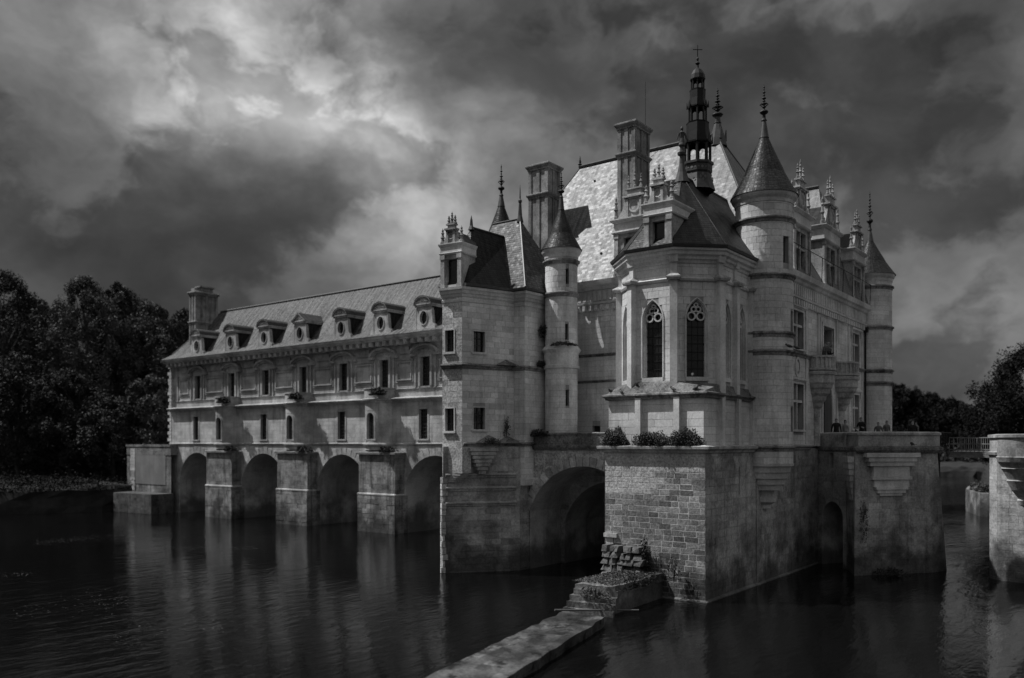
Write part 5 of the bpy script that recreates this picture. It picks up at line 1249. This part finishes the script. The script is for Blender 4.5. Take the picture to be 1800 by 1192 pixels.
for k, (y, lab) in enumerate(((52.3, 'nearest'), (63.1, 'middle'), (74.4, 'farthest'))):
    shrub('dark tuft on the %s gallery balcony' % lab, 48.6, y - .9, 11.5, .5, .8, .55, 800, .1, 'leaf_dark', 10 + k)
    shrub('grass tuft on the cap of the %s gallery pier' % lab, 49.0, y - 1.6, 6.75, .55, .9, .4, 800, .1, 'leaf_dark', 20 + k)
shrub('small weed on the hood of the library splay', 38.9, 30.25, 7.9, .22, .22, 1.0, 130, .06, seed=30)
shrub('dark weed on the hood below the library window', 37.9, 30.6, 7.45, .7, .4, .35, 500, .07, seed=31)
shrub('tall dark weed beside the rubble wall', 36.3, 19.7, 1.25, .3, .25, 1.5, 500, .07, 'leaf_dark', 32)
shrub('spindly weed at the foot of the chapel base', 36.2, 18.1, .9, .3, .35, 1.2, 160, .07, 'shrub', 33)
shrub('low weeds along the near edge of the jetty', 33.8, 18.9, .9, 2.0, .22, .5, 900, .06, 'leaf_dark', 34)
shrub('weeds on the front steps of the jetty', 31.2, 19.4, .7, .3, .8, .45, 500, .06, 'shrub', 35)
shrub('sparse creeper on the face of the entrance terrace', 49.75, 13.1, 3.0, .25, .3, 1.1, 420, .05, 'shrub', 36, up=True)
shrub('dark weeds at the waterline of the entrance terrace', 50.9, 12.2, .05, 1.1, 1.0, .35, 700, .06, 'leaf_dark', 37)
for k in range(4): 
    shrub(['flower tub nearest the drawbridge pier', 'second flower tub on the quay', 'third flower tub on the quay', 'farthest flower tub on the quay'][k], 98.2 + k * 1.6, 13.9 + k * .5, 2.4, .6, .6, .9, 300, .14, 'dry', 50 + k, 'flower tubs on the quay', name='flower_tub')
# grass on the jetty
r = np.random.default_rng(9); n = 2600
P = np.stack([r.uniform(31.9, 36.6, n), r.uniform(18.9, 21.0, n), np.full(n, 1.26)], 1)
g = leaves('jetty_grass', P, .06, 'dry', None, 9, kind='stuff'); g['label'] = 'short dry grass on top of the stone jetty'; g['category'] = 'grass'

r = np.random.default_rng(44); P = []
for (x0, y0, x1, y1, n, w) in ((60, 955, 280, 936, 500, 3), (210, 966, 450, 962, 420, 3), (0, 1010, 60, 1008, 60, 2), (20, 1075, 280, 1045, 160, 9), (200, 1110, 460, 1095, 90, 9), (470, 930, 800, 1010, 90, 30), (1640, 960, 1760, 990, 160, 14)):
    for _ in range(n):
        t = r.uniform(); a_ = (x0 + (x1 - x0) * t + r.normal(0, 4) - 900) / 1473; py = y0 + (y1 - y0) * t + r.normal(0, w); d = 11047 / (py - 779); c, s_ = math.cos(R(37.5)), math.sin(R(37.5)); P.append(((c + s_ * a_) * d, (s_ - c * a_) * d, .012))
P = np.array(P); n = len(P); q = r.uniform(.015, .05, n); V = []
for p, k in zip(P, q):
    b = r.uniform(0, 6.28); ux, uy = math.cos(b) * k, math.sin(b) * k; V += [(p[0] - ux, p[1] - uy, p[2]), (p[0] + uy * .6, p[1] - ux * .6, p[2]), (p[0] + ux, p[1] + uy, p[2]), (p[0] - uy * .6, p[1] + ux * .6, p[2])]
m = MB()
for i in range(n): m.q(*V[4 * i:4 * i + 4], t=r.normal(0, .4))
o = m.build('floating_scum', 'dry', None, kind='stuff'); o['label'] = 'pale scum and fallen leaves drifting in lines on the river'; o['category'] = 'scum'
# ------------------------------------------------------------------ people and birds
def person_mesh(arm=0, lean=0.0, seed=0):
    V, E, Rd = [], [], []
    def add(p, r, link=None):
        V.append(p); Rd.append(r)
        if link is not None: E.append((link, len(V) - 1))
        return len(V) - 1
    L = lean
    pel = add((0, 0, .95), .15); waist = add((L * .1, 0, 1.1), .135, pel); ch_ = add((L * .35, 0, 1.32), .165, waist); sh = add((L * .5, 0, 1.43), .13, ch_); nk = add((L * .6, 0, 1.5), .06, sh)
    h1 = add((L * .7 + .015, 0, 1.58), .085, nk); h2 = add((L * .8 + .02, 0, 1.68), .098, h1); add((L * .85 + .005, 0, 1.745), .06, h2)
    for s in (-1, 1):
        hp = add((0, s * .095, .9), .1, pel); kn = add((.03, s * .1, .5), .068, hp); an = add((-.01, s * .1, .09), .045, kn); add((.14, s * .11, .04), .04, an)
        so = add((L * .48, s * .19, 1.4), .065, sh); el = add((L * .4 - .02 + (.08 if arm else 0), s * .25, 1.13), .045, so)
        wr = add((.24 + L * .3, s * .16, 1.16) if arm else (.06, s * .27, .88), .033, el); hd = add((.32 + L * .3, s * .13, 1.19) if arm else (.08, s * .265, .79), .036, wr)
    me = bpy.data.meshes.new('body'); me.from_pydata(V, E, []); o = bpy.data.objects.new('body', me); COL.objects.link(o)
    md = o.modifiers.new('s', 'SKIN'); md.use_smooth_shade = True
    for i, q in enumerate(me.skin_vertices[0].data): q.radius = (Rd[i], Rd[i]); q.use_root = (i == 0)
    o.modifiers.new('d', 'SUBSURF').levels = 1
    dg = bpy.context.evaluated_depsgraph_get(); me2 = bpy.data.meshes.new_from_object(o.evaluated_get(dg)); bpy.data.objects.remove(o)
    return me2
BODY = [person_mesh(0, .05), person_mesh(1, .12), person_mesh(1, .4)]
def cloth(name, v): MAT[name] = plain_mat(name, v, .8, .15, 8, bumpk=0); return name
cloth('black cloth', .012); cloth('pale cloth', .35); cloth('grey cloth', .10); cloth('dark cloth', .03); cloth('trousers', .03)
def person(label, x, y, z, yaw, pose, shirt, h=1.0):
    me = BODY[pose].copy(); me.materials.clear()
    for mt in ('trousers', shirt, 'skin', 'hair'): me.materials.append(MAT[mt])
    for p in me.polygons:
        c = p.center; i = 0 if c.z < .98 else 1
        if c.z > 1.53: i = 3 if (c.z > 1.69 or c.x < (.03 if pose < 2 else .28)) else 2
        elif c.z > 1.47 and abs(c.y) < .07: i = 2
        elif (pose == 0 and c.z < .88 and abs(c.y) > .2) or (pose > 0 and c.x > .22 and c.z < 1.3 and pose != 2): i = 2
        p.material_index = i
    o = bpy.data.objects.new('person', me); COL.objects.link(o); o.location = (x, y, z); o.rotation_euler = (0, 0, yaw); o.scale = (h, h, h)
    return tag(o, label, 'person', 'visitors at the entrance')
def onfloor(px, y): a = (px - 900) / 1473; c, s = math.cos(R(37.5)), math.sin(R(37.5)); k = y / (s - c * a); return (c + s * a) * k
for px, y, yaw, pose, sh_, h, lab in ((1470, 15.9, 200, 0, 'black cloth', 1.06, 'broad person in black seen from behind by the terrace doorway'), (1487, 15.7, 150, 0, 'pale cloth', 1.03, 'person in a pale top right of the person in black'),
                                (1506, 15.3, 100, 1, 'dark cloth', .78, 'small person bending low beside the pushchair handles'), (1515, 14.6, 170, 1, 'black cloth', 1.1, 'person in a dark cap and dark shirt at the terrace middle'),
                                (1544, 14.2, 190, 0, 'grey cloth', .95, 'shorter person in a light top near the right turret'), (1558, 14.4, 230, 0, 'grey cloth', 1.05, 'person in a grey top in front of the right turret'),
                                (1604, 12.6, 200, 0, 'black cloth', 1.02, 'fair haired person in dark clothes at the terrace end'), (1612, 12.4, 120, 0, 'grey cloth', .98, 'person half hidden behind the fair haired one')):
    person(lab, onfloor(px, y), y, 7.2, R(yaw), pose, sh_, h)
person('person in grey leaning on the left balcony parapet', 52.5, 16.15, 12.0, R(250), 2, 'grey cloth', .98)
person('person in white standing on the left balcony', 53.15, 16.3, 12.0, R(230), 1, 'pale cloth', 1.0)
person('person in dark clothes leaning out at the right end of the left balcony', 53.6, 16.3, 12.0, R(290), 2, 'black cloth', .95)
def bird_mesh():
    m = MB()
    prof = [(0, -.16), (.035, -.13), (.06, -.06), (.065, .0), (.05, .07), (.03, .11)]
    n = 10
    for k in range(n):
        a, b = 2 * math.pi * k / n, 2 * math.pi * (k + 1) / n
        for (r0, x0), (r1, x1) in zip(prof, prof[1:]): m.q((x0, math.cos(a) * r0, .1 + math.sin(a) * r0 + x0 * .3), (x0, math.cos(b) * r0, .1 + math.sin(b) * r0 + x0 * .3), (x1, math.cos(b) * r1, .1 + math.sin(b) * r1 + x1 * .3), (x1, math.cos(a) * r1, .1 + math.sin(a) * r1 + x1 * .3))
    m.lathe(.12, 0, [(0, .12), (.03, .14), (.036, .17), (.03, .2), (0, .215)], 8); m.tube((.145, 0, .175), (.185, 0, .165), .01, .002, 4)
    m.hexa([(-.3, -.03), (-.12, -.035), (-.12, .035), (-.3, .03)], .03, .05, [(-.3, -.025), (-.12, -.03), (-.12, .03), (-.3, .025)])
    for s in (-1, 1): m.tube((.0, s * .02, 0), (.0, s * .025, .06), .006, .006, 4)
    o = m.build('pigeon', 'feather', None, smooth=True); return o
b0 = bird_mesh()
BIRDS = [(37.0, 22.0, 10.02, 160, 'pigeon at the far left end of the chapel string course'), (36.75, 21.3, 9.99, 40, 'pigeon at the left corner of the chapel weathering'), (37.15, 20.6, 10.28, 200, 'pigeon on the weathering below the lit chapel window'),
         (36.72, 18.4, 9.99, 70, 'pigeon at the foot of the buttress between the chapel windows'), (37.5, 17.75, 10.7, 30, 'pigeon on the sill of the right chapel window'), (36.85, 17.3, 9.99, 250, 'pigeon at the outer corner of the chapel string course'),
         (43.5, 15.15, 12.45, 100, 'pigeon on the left of the big turret lower string course'), (44.6, 15.12, 12.45, 80, 'pigeon on the right of the big turret lower string course'), (52.2, 11.1, 7.36, 60, 'pigeon on the string of the entrance terrace')]
for i, (x, y, z, yaw, lab) in enumerate(BIRDS):
    o = b0 if i == 0 else b0.copy()
    if i: COL.objects.link(o)
    o.location = (x, y, z); o.rotation_euler = (0, 0, R(yaw)); o.scale = (1.25,) * 3; tag(o, lab, 'pigeon', 'pigeons perched on the ledges')
